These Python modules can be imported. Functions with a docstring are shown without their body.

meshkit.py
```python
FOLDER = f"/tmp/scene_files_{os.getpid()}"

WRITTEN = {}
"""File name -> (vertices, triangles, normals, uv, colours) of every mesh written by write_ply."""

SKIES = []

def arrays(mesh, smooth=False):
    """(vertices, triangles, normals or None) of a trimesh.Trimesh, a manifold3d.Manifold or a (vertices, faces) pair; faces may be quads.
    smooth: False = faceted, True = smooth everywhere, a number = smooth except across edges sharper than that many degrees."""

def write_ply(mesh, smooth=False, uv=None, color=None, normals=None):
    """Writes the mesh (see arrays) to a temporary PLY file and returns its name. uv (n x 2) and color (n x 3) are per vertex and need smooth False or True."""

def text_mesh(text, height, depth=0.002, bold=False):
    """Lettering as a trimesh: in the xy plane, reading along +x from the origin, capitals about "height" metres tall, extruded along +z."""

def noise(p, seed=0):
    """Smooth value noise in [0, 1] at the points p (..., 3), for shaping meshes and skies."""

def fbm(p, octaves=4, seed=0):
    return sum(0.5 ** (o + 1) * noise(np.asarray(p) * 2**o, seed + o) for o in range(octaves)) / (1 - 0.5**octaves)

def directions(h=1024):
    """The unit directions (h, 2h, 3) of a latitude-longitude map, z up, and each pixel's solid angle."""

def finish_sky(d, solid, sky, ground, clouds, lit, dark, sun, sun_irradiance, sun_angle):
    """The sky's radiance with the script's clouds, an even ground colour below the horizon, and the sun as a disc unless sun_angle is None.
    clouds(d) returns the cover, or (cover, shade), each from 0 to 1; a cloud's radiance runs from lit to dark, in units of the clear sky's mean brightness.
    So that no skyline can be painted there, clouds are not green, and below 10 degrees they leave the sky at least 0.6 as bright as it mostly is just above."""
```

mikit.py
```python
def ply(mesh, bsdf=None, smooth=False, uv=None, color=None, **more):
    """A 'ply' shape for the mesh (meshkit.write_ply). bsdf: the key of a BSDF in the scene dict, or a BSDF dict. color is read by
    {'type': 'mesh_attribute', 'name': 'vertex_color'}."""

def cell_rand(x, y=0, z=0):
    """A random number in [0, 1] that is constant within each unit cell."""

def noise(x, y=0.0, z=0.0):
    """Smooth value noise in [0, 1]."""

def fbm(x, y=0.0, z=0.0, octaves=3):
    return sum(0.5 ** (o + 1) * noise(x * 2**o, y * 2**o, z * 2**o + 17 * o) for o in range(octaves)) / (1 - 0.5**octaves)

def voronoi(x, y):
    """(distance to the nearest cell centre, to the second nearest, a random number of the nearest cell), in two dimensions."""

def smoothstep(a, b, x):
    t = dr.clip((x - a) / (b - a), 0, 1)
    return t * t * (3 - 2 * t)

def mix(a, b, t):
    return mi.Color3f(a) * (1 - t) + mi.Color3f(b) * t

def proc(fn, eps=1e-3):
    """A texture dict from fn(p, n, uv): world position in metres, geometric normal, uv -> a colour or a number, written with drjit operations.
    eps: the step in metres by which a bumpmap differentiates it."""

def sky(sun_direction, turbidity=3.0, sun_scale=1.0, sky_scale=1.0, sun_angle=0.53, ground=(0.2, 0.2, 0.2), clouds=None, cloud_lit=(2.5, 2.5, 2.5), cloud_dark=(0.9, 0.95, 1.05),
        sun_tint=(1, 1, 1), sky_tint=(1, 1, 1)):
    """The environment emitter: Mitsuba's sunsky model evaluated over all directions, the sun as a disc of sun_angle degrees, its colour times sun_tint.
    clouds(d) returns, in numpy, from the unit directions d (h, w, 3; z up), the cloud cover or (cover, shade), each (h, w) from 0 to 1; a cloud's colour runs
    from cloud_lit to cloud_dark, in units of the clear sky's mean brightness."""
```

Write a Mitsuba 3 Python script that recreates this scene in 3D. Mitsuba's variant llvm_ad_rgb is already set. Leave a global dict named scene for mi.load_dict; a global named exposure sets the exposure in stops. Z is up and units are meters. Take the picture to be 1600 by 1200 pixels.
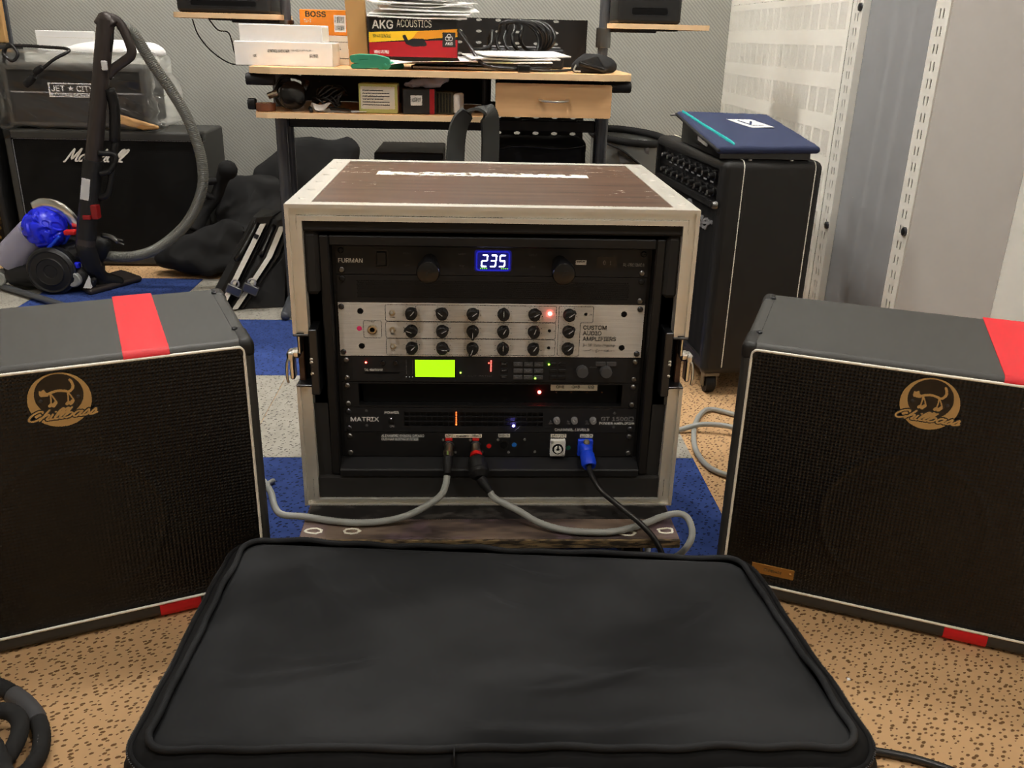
import math, random
import numpy as np
import trimesh
import mitsuba as mi
import drjit as dr
import shapely
import shapely.geometry as sg
from shapely import affinity
from shapely.ops import unary_union
import manifold3d as m3
import mikit, meshkit
from mikit import proc, noise, fbm, voronoi, smoothstep, mix

T = mi.ScalarTransform4f
scene, labels = {}, {}
random.seed(7)
rng = np.random.default_rng(7)

# ------------------------------------------------------------------ camera, lamps, exposure
CAM = np.array([-0.0348, -1.3026, 0.8741])
PITCH, YAW, ROLL = 0.3758, 0.0512, -0.0249
fw = np.array([math.sin(YAW) * math.cos(PITCH), math.cos(YAW) * math.cos(PITCH), -math.sin(PITCH)])
rt = np.array([math.cos(YAW), -math.sin(YAW), 0.0])
dn = np.cross(fw, rt)
up = -(-math.sin(ROLL) * rt + math.cos(ROLL) * dn)
scene['camera'] = {'type': 'perspective', 'fov': 2 * math.degrees(math.atan(800 / 1377.9)), 'fov_axis': 'x', 'near_clip': 0.02, 'far_clip': 50.0,
                   'to_world': T().look_at(origin=CAM.tolist(), target=(CAM + fw).tolist(), up=up.tolist())}
exposure = 2.28
CEIL = 2.55
# ceiling lamps: (x, y, half width, half depth, radiance)
LAMPS = [(-1.0, -1.0, .08, .08, 40), (0.55, -1.1, .08, .08, 28), (-0.55, 0.55, .08, .08, 40), (0.62, 0.75, .08, .08, 46), (-1.25, 1.75, .07, .07, 62), (-.25, 1.75, .07, .07, 84)]
LAMP_TINT = (1.0, 0.965, 0.90)

# ------------------------------------------------------------------ helpers
def lin(r, g, b):
    return [((c / 255) / 12.92 if c / 255 <= 0.04045 else ((c / 255 + 0.055) / 1.055) ** 2.4) for c in (r, g, b)]

def rgb(c):
    return {'type': 'rgb', 'value': list(c)}

def numbered(name):
    if not any(k == name or k.startswith(name + '__') for k in scene):
        return name
    i = 1
    while any(k == f'{name}_{i:03d}' or k.startswith(f'{name}_{i:03d}__') for k in scene):
        i += 1
    return f'{name}_{i:03d}'

USED = {}
def new_key(name):
    n = USED.get(name, 0)
    USED[name] = n + 1
    return name if n == 0 else f'{name}_{n:03d}'

def thing(name, label, cat, group=None):
    key = new_key(name)
    labels[key] = {'label': label, 'category': cat}
    if group:
        labels[key]['group'] = group
    return key

def struct(name, **more):
    key = new_key(name)
    labels[key] = {'kind': 'structure', **more}
    return key

CACHE = {}
def add(parent, part, mesh, mat, xf=None, smooth=False, label=None, kind=None, uv=None, **more):
    """One entry: part of parent, or the thing's own mesh when part is None."""
    key = parent if part is None else new_key(parent + '__' + part)
    ck = (id(mesh), str(smooth), mat, str(sorted(more)))
    if ck not in CACHE:
        CACHE[ck] = (mesh, mikit.ply(mesh, mat, smooth=smooth, uv=uv, **more))
    d = dict(CACHE[ck][1])
    if xf is not None:
        d['to_world'] = T(np.asarray(xf, float))
    scene[key] = d
    if label or kind:
        labels.setdefault(key, {})
        if label:
            labels[key]['label'] = label
        if kind:
            labels[key]['kind'] = kind
    return key

def tr(x=0, y=0, z=0):
    m = np.eye(4); m[:3, 3] = (x, y, z); return m

def rot(axis, deg):
    return trimesh.transformations.rotation_matrix(math.radians(deg), {'x': [1, 0, 0], 'y': [0, 1, 0], 'z': [0, 0, 1]}[axis])

def fr(o, x, y):
    x = np.asarray(x, float); x = x / np.linalg.norm(x)
    y = np.asarray(y, float); y = y - x * (x @ y); y = y / np.linalg.norm(y)
    m = np.eye(4); m[:3, 0] = x; m[:3, 1] = y; m[:3, 2] = np.cross(x, y); m[:3, 3] = o
    return m

def along(p, q):
    """frame at p with z towards q"""
    z = np.asarray(q, float) - np.asarray(p, float); z = z / np.linalg.norm(z)
    a = np.array([0, 0, 1.0]) if abs(z[2]) < .9 else np.array([1.0, 0, 0])
    x = np.cross(a, z); x = x / np.linalg.norm(x)
    m = np.eye(4); m[:3, 0] = x; m[:3, 1] = np.cross(z, x); m[:3, 2] = z; m[:3, 3] = p
    return m

def mv(mesh, m):
    mesh = mesh.copy(); mesh.apply_transform(m); return mesh

def cat(*ms):
    return trimesh.util.concatenate(list(ms))

def cbox(x0, x1, y0, y1, z0, z1, c=0.001):
    """box with chamfered edges"""
    c = min(c, (x1 - x0) * .45, (y1 - y0) * .45, (z1 - z0) * .45)
    pts = []
    for ix, (x, dx) in enumerate(((x0, 1), (x1, -1))):
        for y, dy in ((y0, 1), (y1, -1)):
            for z, dz in ((z0, 1), (z1, -1)):
                pts += [(x, y + dy * c, z + dz * c), (x + dx * c, y, z + dz * c), (x + dx * c, y + dy * c, z)]
    return trimesh.convex.convex_hull(np.array(pts))

def sbox(x0, x1, y0, y1, z0, z1):
    m = trimesh.creation.box(extents=(x1 - x0, y1 - y0, z1 - z0)); m.apply_translation(((x0 + x1) / 2, (y0 + y1) / 2, (z0 + z1) / 2)); return m

def rbox(x0, x1, y0, y1, z0, z1, r, sub=2):
    s = trimesh.creation.icosphere(subdivisions=sub, radius=r).vertices
    pts = [s + np.array([x, y, z]) for x in (x0 + r, x1 - r) for y in (y0 + r, y1 - r) for z in (z0 + r, z1 - r)]
    return trimesh.convex.convex_hull(np.vstack(pts))

def to_m(mesh):
    return m3.Manifold(m3.Mesh(np.asarray(mesh.vertices, np.float32), np.asarray(mesh.faces, np.uint32)))

def from_m(m):
    q = m.to_mesh(); return trimesh.Trimesh(q.vert_properties[:, :3], q.tri_verts, process=False)

def minus(a, *bs):
    a = to_m(a)
    for b in bs:
        a = a - to_m(b)
    return from_m(a)

def spline(pts, n=12, closed=False):
    p = np.asarray(pts, float)
    if closed:
        q = np.vstack([p[-1], p, p[0], p[1]])
    else:
        q = np.vstack([2 * p[0] - p[1], p, 2 * p[-1] - p[-2]])
    out = []
    for i in range(1, len(q) - 2):
        for t in np.linspace(0, 1, n, endpoint=False):
            a, b, c, d = q[i - 1], q[i], q[i + 1], q[i + 2]
            out.append(.5 * ((2 * b) + (-a + c) * t + (2 * a - 5 * b + 4 * c - d) * t * t + (-a + 3 * b - 3 * c + d) * t ** 3))
    if not closed:
        out.append(q[-2])
    return np.array(out)

def tube(pts, r, seg=10, n=10, closed=False, raw=False, flat=None):
    """round (or flat=(a,b) elliptical) tube along a spline; r number or function of 0..1"""
    p = np.asarray(pts, float) if raw else spline(pts, n, closed)
    L = len(p)
    if closed:
        t = np.roll(p, -1, 0) - np.roll(p, 1, 0)
    else:
        t = np.gradient(p, axis=0)
    t = t / np.maximum(np.linalg.norm(t, axis=1, keepdims=True), 1e-12)
    nrm = np.cross(t[0], [0, 0, 1.0])
    if np.linalg.norm(nrm) < 1e-3:
        nrm = np.cross(t[0], [1.0, 0, 0])
    nrm /= np.linalg.norm(nrm)
    ang = np.arange(seg) * 2 * np.pi / seg
    V = []
    for i in range(L):
        nrm = nrm - t[i] * (nrm @ t[i]); nrm /= np.linalg.norm(nrm)
        b = np.cross(t[i], nrm)
        rr = r(i / (L - 1)) if callable(r) else r
        a_, b_ = (rr, rr) if flat is None else flat
        V.append(p[i] + a_ * np.cos(ang)[:, None] * nrm + b_ * np.sin(ang)[:, None] * b)
    V = np.vstack(V)
    F = []
    for i in range(L if closed else L - 1):
        j = (i + 1) % L
        for k in range(seg):
            k2 = (k + 1) % seg
            F += [(i * seg + k, i * seg + k2, j * seg + k2), (i * seg + k, j * seg + k2, j * seg + k)]
    if not closed:
        V = np.vstack([V, p[0], p[-1]]); a, b = len(V) - 2, len(V) - 1
        for k in range(seg):
            k2 = (k + 1) % seg
            F += [(a, k2, k), (b, (L - 1) * seg + k, (L - 1) * seg + k2)]
    return trimesh.Trimesh(V, np.array(F), process=False)

def lathe(prof, seg=32):
    return trimesh.creation.revolve(np.asarray(prof, float), sections=seg)

def cyl(r, h, seg=24, c=None):
    """cylinder from z 0 to h with a small chamfer at the top"""
    c = min(r, h) * .15 if c is None else c
    return lathe([(0, 0), (r, 0), (r, h - c), (r - c, h), (0, h)], seg)

def ext(poly, h, z=0.0):
    polys = list(poly.geoms) if hasattr(poly, 'geoms') else [poly]
    ms = [trimesh.creation.extrude_polygon(p, h) for p in polys if p.area > 1e-12]
    m = cat(*ms); m.apply_translation((0, 0, z)); return m

def rect(x0, y0, x1, y1, r=0.0):
    p = sg.box(x0, y0, x1, y1)
    return p if r <= 0 else sg.box(x0 + r, y0 + r, x1 - r, y1 - r).buffer(r, quad_segs=4)

def strokes(lines, w):
    return unary_union([sg.LineString(l).buffer(w / 2, quad_segs=4) if len(l) > 1 else sg.Point(l[0]).buffer(w / 2) for l in lines])

def outline(poly, w):
    return poly.buffer(w / 2).difference(poly.buffer(-w / 2))

def text(s, h, width=None, bold=False, depth=0.0004, x=0.0, y=0.0, z=0.0, center=False):
    m = meshkit.text_mesh(s, h, depth, bold)
    b = m.bounds
    sc = np.eye(4)
    if width:
        sc[0, 0] = width / (b[1, 0] - b[0, 0])
    m.apply_transform(sc)
    b = m.bounds
    m.apply_translation((x - (b[:, 0].mean() if center else b[0, 0]), y, z))
    return m

# a small slanted script alphabet: polylines on a unit x-height, advance
GLY = {
 'M': ([[(0, -.1), (.15, .1), (.55, 1.9), (.75, .35), (1.35, 1.95), (1.25, .2), (1.5, 0)]], 1.5),
 'C': ([[(1.15, 1.5), (1.05, 1.8), (.6, 1.75), (.15, 1.1), (.1, .4), (.5, 0), (1.0, .2), (1.2, .5)]], 1.25),
 'B': ([[(.2, 0), (.55, 1.8)], [(.1, 1.6), (.6, 1.9), (1.1, 1.6), (1.0, 1.1), (.45, .95), (1.0, .8), (1.05, .3), (.6, 0), (.1, .1)]], 1.2),
 'a': ([[(.75, .9), (.35, 1.0), (.1, .55), (.2, .08), (.5, .1), (.8, .95), (.75, .2), (.95, 0)]], .95),
 'b': ([[(.05, .2), (.4, 1.9)], [(.15, .5), (.5, .95), (.8, .7), (.65, .15), (.3, 0), (.1, .2)]], .9),
 'e': ([[(.1, .45), (.7, .65), (.6, 1.0), (.2, .8), (.1, .3), (.4, 0), (.8, .25)]], .8),
 'g': ([[(.8, .9), (.4, 1.0), (.15, .6), (.3, .15), (.6, .3), (.85, 1.0), (.6, -.7), (.2, -.85), (.1, -.5)]], .95),
 'h': ([[(0, 0), (.45, 1.9)], [(.15, .5), (.5, 1.0), (.75, .85), (.65, .1), (.9, 0)]], .9),
 'i': ([[(.15, .95), (.1, .1), (.4, 0)], [(.3, 1.4), (.33, 1.42)]], .42),
 'l': ([[(.1, .25), (.6, 1.6), (.5, 1.95), (.25, 1.5), (.1, .2), (.45, 0)]], .48),
 'n': ([[(0, 0), (.2, .95), (.15, .5), (.55, 1.0), (.7, .8), (.65, .1), (.85, 0)]], .85),
 'o': ([[(.45, 1.0), (.1, .6), (.2, .05), (.6, .1), (.75, .7), (.45, 1.0), (.9, .95)]], .8),
 'r': ([[(0, 0), (.15, .95), (.2, .6), (.55, 1.0), (.7, .85)]], .65),
 's': ([[(.1, .25), (.45, 1.1), (.6, .5), (.45, .05), (.1, .05)], [(.5, .1), (.8, .3)]], .72),
}
def script(word, h, w, slant=.25):
    ls, x = [], 0.0
    for c in word:
        g, adv = GLY[c]
        for l in g:
            q = spline([(a + x + b * slant, b, 0) for a, b in l], 5)[:, :2] if len(l) > 2 else np.array([(a + x + b * slant, b) for a, b in l])
            ls.append([tuple(v * h / 2) for v in q])
        x += adv
    return ls

def script_fit(word, x0, x1, y0, h, w, slant=.25):
    """the word between x0 and x1, capitals h tall on the base line y0, stroke width w"""
    ls = script(word, 1.0, w, slant)
    a = np.vstack([np.array(l) for l in ls])
    lo, hi = a[:, 0].min(), a[:, 0].max()
    return strokes([[(x0 + (x - lo) / (hi - lo) * (x1 - x0), y0 + y * h / .95) for x, y in l] for l in ls], w)

def fbmn(p, octaves=3):
    return meshkit.fbm(p) if octaves is None else sum(.5 ** (o + 1) * meshkit.noise(np.asarray(p) * 2 ** o + 11.3 * o) for o in range(octaves))

# ------------------------------------------------------------------ materials
def mat(name, base, rough=.5, metal=0.0, spec=.5, bump=None, bscale=1.0, eps=1e-3, **more):
    b = {'type': 'principled', 'base_color': base if isinstance(base, dict) else rgb(base), 'roughness': rough, 'metallic': metal, 'specular': spec, **more}
    if bump is not None:
        b = {'type': 'bumpmap', 'arbitrary': proc(bump, eps), 'scale': bscale, 'bsdf': b}
    scene[name] = {'type': 'twosided', 'bsdf': b}
    return name
TW = np.eye(4)
def fleck(p, n, uv, sx=77, sy=126, th=.21):
    u = p.x * .9 + p.y * .43; v = -p.x * .43 + p.y * .9
    a, b, c = voronoi(u * sx, v * sy)
    return 1 - smoothstep(th * (.35 + .9 * c), th * (.35 + .9 * c) + .06, a)
def brown_floor(p, n, uv):
    f = fleck(p, n, uv)
    base = mix(lin(184, 147, 107), lin(199, 163, 121), fbm(p.x * 3, p.y * 3, 0, 2))
    return mix(base, lin(88, 60, 36), f * .9)
def blue_floor(p, n, uv):
    f = fleck(p, n, uv, 72, 100, .2)
    return mix(mix(lin(46, 64, 120), lin(56, 76, 136), noise(p.x * 60, p.y * 60)), lin(20, 27, 60), f * .85)
def grey_floor(p, n, uv):
    f = fleck(p, n, uv, 72, 100, .18)
    return mix(mix(lin(150, 146, 136), lin(164, 160, 150), noise(p.x * 60, p.y * 60)), lin(76, 74, 70), f * .85)
mat('m_brown', proc(brown_floor), .85, spec=.15)
mat('m_blue', proc(blue_floor), .85, spec=.15)
mat('m_grey', proc(grey_floor), .85, spec=.15)
def weave(p, n, uv):
    h = p.x + p.y
    return (dr.sin((h + p.z) * 480) * dr.sin((h - p.z) * 480)) * .5 + .5
def wall_c(p, n, uv):
    h = p.x + p.y
    w = dr.sin((h * 1.0 + p.z) * 420) * .5 + .5
    return mix(lin(150, 150, 144), lin(176, 176, 168), w)
mat('m_wallgrey', proc(wall_c), .8, spec=.2)
mat('m_ceiling', lin(225, 222, 214), .9)
mat('m_cream', lin(244, 242, 232), .45, spec=.4)
mat('m_whitemetal', lin(226, 224, 216), .4, spec=.4)
mat('m_slotdark', lin(24, 23, 22), .95)
mat('m_feltgrey', lin(146, 147, 149), .8, spec=.2)
mat('m_feltlight', lin(178, 173, 168), .8, spec=.2)
mat('m_white', lin(240, 240, 238), .6)
# blacks and metals
def grain(p, n, uv):
    return noise(p.x * 700, p.y * 700, p.z * 700) * .6 + noise(p.x * 1500, p.y * 1500, p.z * 1500) * .4
mat('m_tolex', lin(54, 54, 52), .5, spec=.5, bump=grain, bscale=.0005, eps=.0004)
mat('m_tolexdark', lin(25, 25, 25), .5, spec=.45)
mat('m_tolexred', lin(208, 22, 34), .5, spec=.5, bump=grain, bscale=.0005, eps=.0004)
mat('m_black', lin(15, 15, 16), .5, spec=.4)
mat('m_panel', lin(16, 16, 18), .55, spec=.4)
mat('m_panel2', lin(25, 26, 29), .5, spec=.4)
mat('m_deep', lin(7, 7, 8), .8, spec=.2)
mat('m_gloss', lin(10, 10, 12), .2, spec=.5)
mat('m_foam', lin(46, 45, 44), .95, spec=.1)
mat('m_rubber', lin(20, 20, 21), .6, spec=.35)
mat('m_alu', lin(228, 225, 216), .33, 0.6)
mat('m_chrome', lin(225, 225, 222), .16, 1.0)
mat('m_nickel', lin(190, 180, 160), .25, 1.0)
mat('m_steel', lin(120, 120, 118), .32, 1.0)
mat('m_darksteel', lin(74, 76, 80), .3, .9)
def silver_c(p, n, uv):
    return mix(lin(196, 192, 186), lin(212, 208, 202), noise(p.x * 40, 0, p.z * 900))
mat('m_silver', proc(silver_c), .5, .15)
mat('m_gold', lin(186, 150, 96), .5, .1)
mat('m_brass', lin(170, 122, 60), .4, .5)
mat('m_ink', lin(30, 29, 28), .6)
mat('m_print', lin(205, 205, 205), .6)
mat('m_printdim', lin(120, 120, 122), .6)
mat('m_printfaint', lin(66, 66, 68), .6)
mat('m_label', lin(232, 228, 214), .6)
mat('m_whiteplastic', lin(228, 228, 222), .35)
mat('m_piping', lin(238, 234, 222), .5)
mat('m_blueplastic', lin(20, 68, 224), .4)
mat('m_bluecyc', lin(30, 42, 224), .3)
mat('m_redplastic', lin(214, 30, 28), .4)
mat('m_pink', lin(236, 60, 120), .5)
mat('m_bluedot', lin(30, 110, 200), .5)
mat('m_greendot', lin(20, 90, 70), .5)
mat('m_cordgrey', lin(150, 152, 148), .45, spec=.4)
mat('m_cordblack', lin(26, 26, 27), .3, spec=.5)
def lam(p, n, uv):
    g = fbm(p.x * 8, p.y * 60, p.z * 60, 3)
    s = smoothstep(.73, .78, fbm(p.x * 60, p.y * 190, 3, 3)) * smoothstep(.5, .75, noise(p.x * 9, p.y * 14, 4.0)) * .7
    return mix(mix(lin(60, 41, 33), lin(98, 70, 54), g), lin(200, 190, 176), s)
mat('m_laminate', proc(lam), .32, spec=.5)
def battered(p, n, uv):
    g = fbm(p.x * 10, p.y * 40, p.z * 30, 4)
    s = smoothstep(.52, .72, fbm(p.x * 26 + 5, p.y * 30, p.z * 30, 3))
    c = mix(lin(54, 44, 44), lin(128, 110, 96), smoothstep(.25, .75, g))
    return mix(c, lin(104, 84, 96), s * .5)
mat('m_battered', proc(battered), .7, spec=.3)
def edgewood(p, n, uv):
    return mix(lin(52, 46, 40), lin(138, 116, 84), smoothstep(.35, .75, fbm(p.x * 50, p.y * 80, p.z * 200, 3)))
mat('m_edgewood', proc(edgewood), .85, spec=.2)
def pear(p, n, uv):
    g = fbm(p.x * 5, p.y * 50, p.z * 60, 3)
    return mix(lin(206, 160, 112), lin(226, 184, 136), g)
mat('m_pear', proc(pear), .42, spec=.4)
mat('m_pearedge', lin(240, 208, 164), .4, spec=.4)
mat('m_tan', lin(188, 146, 92), .5)
mat('m_greytube', lin(84, 87, 92), .35, .3)
def nap(p, n, uv):
    return mix(lin(21, 22, 24), lin(39, 40, 42), smoothstep(.25, .75, fbm(p.x * 5 + p.y * 2.5, p.y * 9 - p.x * 2, p.z * 6, 4)))
mat('m_fabric', proc(nap), .85, spec=.25, sheen=.2)
mat('m_fabricdark', lin(17, 17, 18), .9, spec=.2, sheen=.2)
def gigc(p, n, uv):
    return mix(lin(17, 17, 18), lin(46, 46, 46), fbm(p.x * 9, p.y * 9, p.z * 9, 3))
mat('m_gig', proc(gigc), .85, spec=.25)
def cloth(p, n, uv):
    u = uv.x * 1120; v = uv.y * 1120
    return dr.power(dr.abs(dr.sin(u) * dr.sin(v)), .7) + .35 * noise(uv.x * 300, uv.y * 300)
mat('m_grille', lin(6, 6, 7), .27, spec=.48)
def cloth2(p, n, uv):
    return mix(lin(12, 12, 12), lin(30, 29, 27), dr.power(dr.abs(dr.sin(p.x * 900) * dr.sin(p.z * 900)), 2))
mat('m_grillefar', proc(cloth2), .8, spec=.2)
def leopard(p, n, uv):
    a, b, c = voronoi(p.x * 60 + p.y * 40, p.z * 40)
    return mix(lin(18, 14, 12), lin(120, 90, 40), smoothstep(.32, .2, a) * c)
mat('m_leopard', proc(leopard), .8, spec=.2)
def ribs(p, n, uv):
    return dr.sin(uv.x * 2 * 3.14159) * .5 + .5
scene['m_plasticwrap'] = {'type': 'blendbsdf', 'weight': .30, 'a': {'type': 'thindielectric', 'int_ior': 1.5}, 'b': {'type': 'principledthin', 'base_color': rgb((.93, .93, .93)), 'roughness': .09, 'spec_trans': .96, 'eta': 1.7, 'diff_trans': .3}}
mat('m_dust', proc(lambda p, n, uv: mix(lin(34, 32, 31), lin(66, 63, 60), smoothstep(.45, .75, fbm(p.x * 30, p.y * 60, 2.0, 4)))), .9, spec=.1)
def emit(name, c, k):
    return {'type': 'area', 'radiance': rgb([v * k for v in c])}

# ------------------------------------------------------------------ room
FLx0, FLx1, FLy0, FLy1 = -2.7, 1.029, -2.6, 2.6
floor = struct('floor')
add(floor, None, sbox(FLx0 - .1, FLx1 + .3, FLy0 - .1, FLy1 + .1, -.06, 0), 'm_brown')
tile = cbox(-.2493, .2493, -.2493, .2493, 0, .0016, .0006)
# 0.5 m carpet tiles, columns from x -2.033, rows from y -0.04
pat = {0: 'BBB', 1: 'GGG', 2: 'BBB', 3: 'GGG'}
for r in range(4):
    for c in range(-2, 3):
        blue = r in (0, 2) if c >= 0 else ((r + c) % 2 == 0)
        if r < 1 and c < 0:
            continue
        add(floor, 'carpet_tile', tile, 'm_blue' if blue else 'm_grey', tr(-1.033 + .5 * c + .25, -.04 + .5 * r + .25, 0))
wb = struct('wall_back')
add(wb, None, sbox(FLx0 - .1, FLx1 + .3, FLy1, FLy1 + .1, 0, CEIL), 'm_wallgrey')
wl = struct('wall_left')
add(wl, None, sbox(FLx0 - .1, FLx0, FLy0, FLy1, 0, CEIL), 'm_wallgrey')
wf = struct('wall_front')
add(wf, None, sbox(FLx0 - .1, FLx1 + .3, FLy0 - .1, FLy0, 0, CEIL), 'm_wallgrey')
ce = struct('ceiling')
add(ce, None, sbox(FLx0 - .1, FLx1 + .3, FLy0 - .1, FLy1 + .1, CEIL, CEIL + .06), 'm_ceiling')
for x, y, hx, hy, k in LAMPS:
    d = mikit.ply((np.array([[-hx, -hy, 0], [-hx, hy, 0], [hx, hy, 0], [hx, -hy, 0]]), np.array([[0, 1, 2], [0, 2, 3]])), 'm_white')
    scene[new_key('ceiling__lamp_panel')] = {**d, 'to_world': T(tr(x, y, CEIL - .012)), 'emitter': emit('', LAMP_TINT, k)}
    add(ce, 'lamp_frame', cat(*[sbox(x - hx - .02, x + hx + .02, y + s * (hy + .01) - .01, y + s * (hy + .01) + .01, CEIL - .016, CEIL) for s in (-1, 1)],
                              *[sbox(x + s * (hx + .01) - .01, x + s * (hx + .01) + .01, y - hy, y + hy, CEIL - .016, CEIL) for s in (-1, 1)]), 'm_white')

# right side: a wall behind steel shelving panels
wr = struct('wall_right')
X = FLx1
add(wr, None, sbox(X + .06, X + .16, FLy0, FLy1, 0, CEIL), 'm_cream')
def slotted(y0, y1, z0, z1, holes):
    """panel in (y, z), thickness 2 mm at x = X"""
    p = sg.box(y0, z0, y1, z1).difference(unary_union(holes)) if holes else sg.box(y0, z0, y1, z1)
    m = ext(p, .002)
    return mv(m, fr((X, 0, 0), (0, 1, 0), (0, 0, 1)))
for k in range(3):                                        # three panels of slit groups one above the other
    z0, z1 = (.03, .4175, 1.0102)[k], (.4168, 1.0095, 2.5)[k]
    holes = []
    for r in range(-6, 6):
        zc = .832 + .1185 * r
        if not (z0 + .04 < zc < min(z1, 1.4) - .04):
            continue
        for c in range(17):
            yc = 1.398 + .0745 * c
            for s in range(6):
                y = yc + (s - 2.5) * .0098
                holes.append(sg.box(y - .0022, zc - .037, y + .0018, zc + .037))
    add(wr, 'perforated_panel', slotted(1.345, 2.598, z0, z1, holes), 'm_cream')
add(wr, 'backing', sbox(X + .012, X + .016, 1.345, 2.598, 0.03, 2.5), 'm_slotdark')
for y0, y1 in ((1.268, 1.336), (.792, .856)):
    holes = []
    for k in range(0, 45):
        z = .06 + .038 * k
        for q in (.36, .62):
            yy = y0 + (y1 - y0) * q
            holes.append(sg.box(yy - .0028, z, yy + .0028, z + .021))
    po = add(wr, 'slotted_post', slotted(y0, y1, 0, 2.5, holes), 'm_whitemetal')
    add(po, 'channel', cat(sbox(X - .0, X + .05, y0 - .002, y0, 0, 2.5), sbox(X - .0, X + .05, y1, y1 + .002, 0, 2.5)), 'm_whitemetal')
    add(po, 'slot_backing', sbox(X + .02, X + .022, y0, y1, 0, 2.5), 'm_slotdark')
    for z in (.37, .97):
        add(po, 'bolt', mv(lathe([(0, 0), (.011, 0), (.01, .006), (.005, .008), (0, .008)], 16), fr((X, y0 + .012, z + (.08 if y0 < 1 else 0)), (0, 0, 1), (0, 1, 0))), 'm_darksteel')
# padded grey panels between the posts, slightly bulged
def pad(y0, y1, z0, z1, bulge, nx=40):
    y = np.linspace(y0, y1, nx); z = np.linspace(z0, z1, 30)
    Y, Z = np.meshgrid(y, z)
    s = (Y - y0) / (y1 - y0)
    d = bulge(s, Z)
    V = np.stack([X + .03 - d, Y, Z], -1).reshape(-1, 3)
    F = []
    for i in range(29):
        for j in range(nx - 1):
            a = i * nx + j; F += [(a, a + 1, a + nx + 1), (a, a + nx + 1, a + nx)]
    return trimesh.Trimesh(V, np.array(F), process=False)
add(wr, 'padded_panel', pad(.858, 1.266, 0, 2.5, lambda s, z: .010 + .006 * np.sin(np.pi * s) + .0045 * np.sin(s * 26 + z * 1.1) * np.clip(s * 4 - .2, 0, 1) * np.clip((.8 - s) * 4, 0, 1), 90), 'm_feltgrey', smooth=True)
add(wr, 'padded_panel', pad(.392, .790, 0, 2.5, lambda s, z: .026 + .003 * np.sin(np.pi * s)), 'm_feltlight', smooth=True)
add(wr, 'white_panel', sbox(X + .002, X + .05, FLy0, .388, 0, 2.5), 'm_whitemetal')
tl = struct('trim_1')
add(tl, None, sbox(-1.905, -1.885, 2.585, 2.6, 0, CEIL), 'm_greytube')
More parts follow.
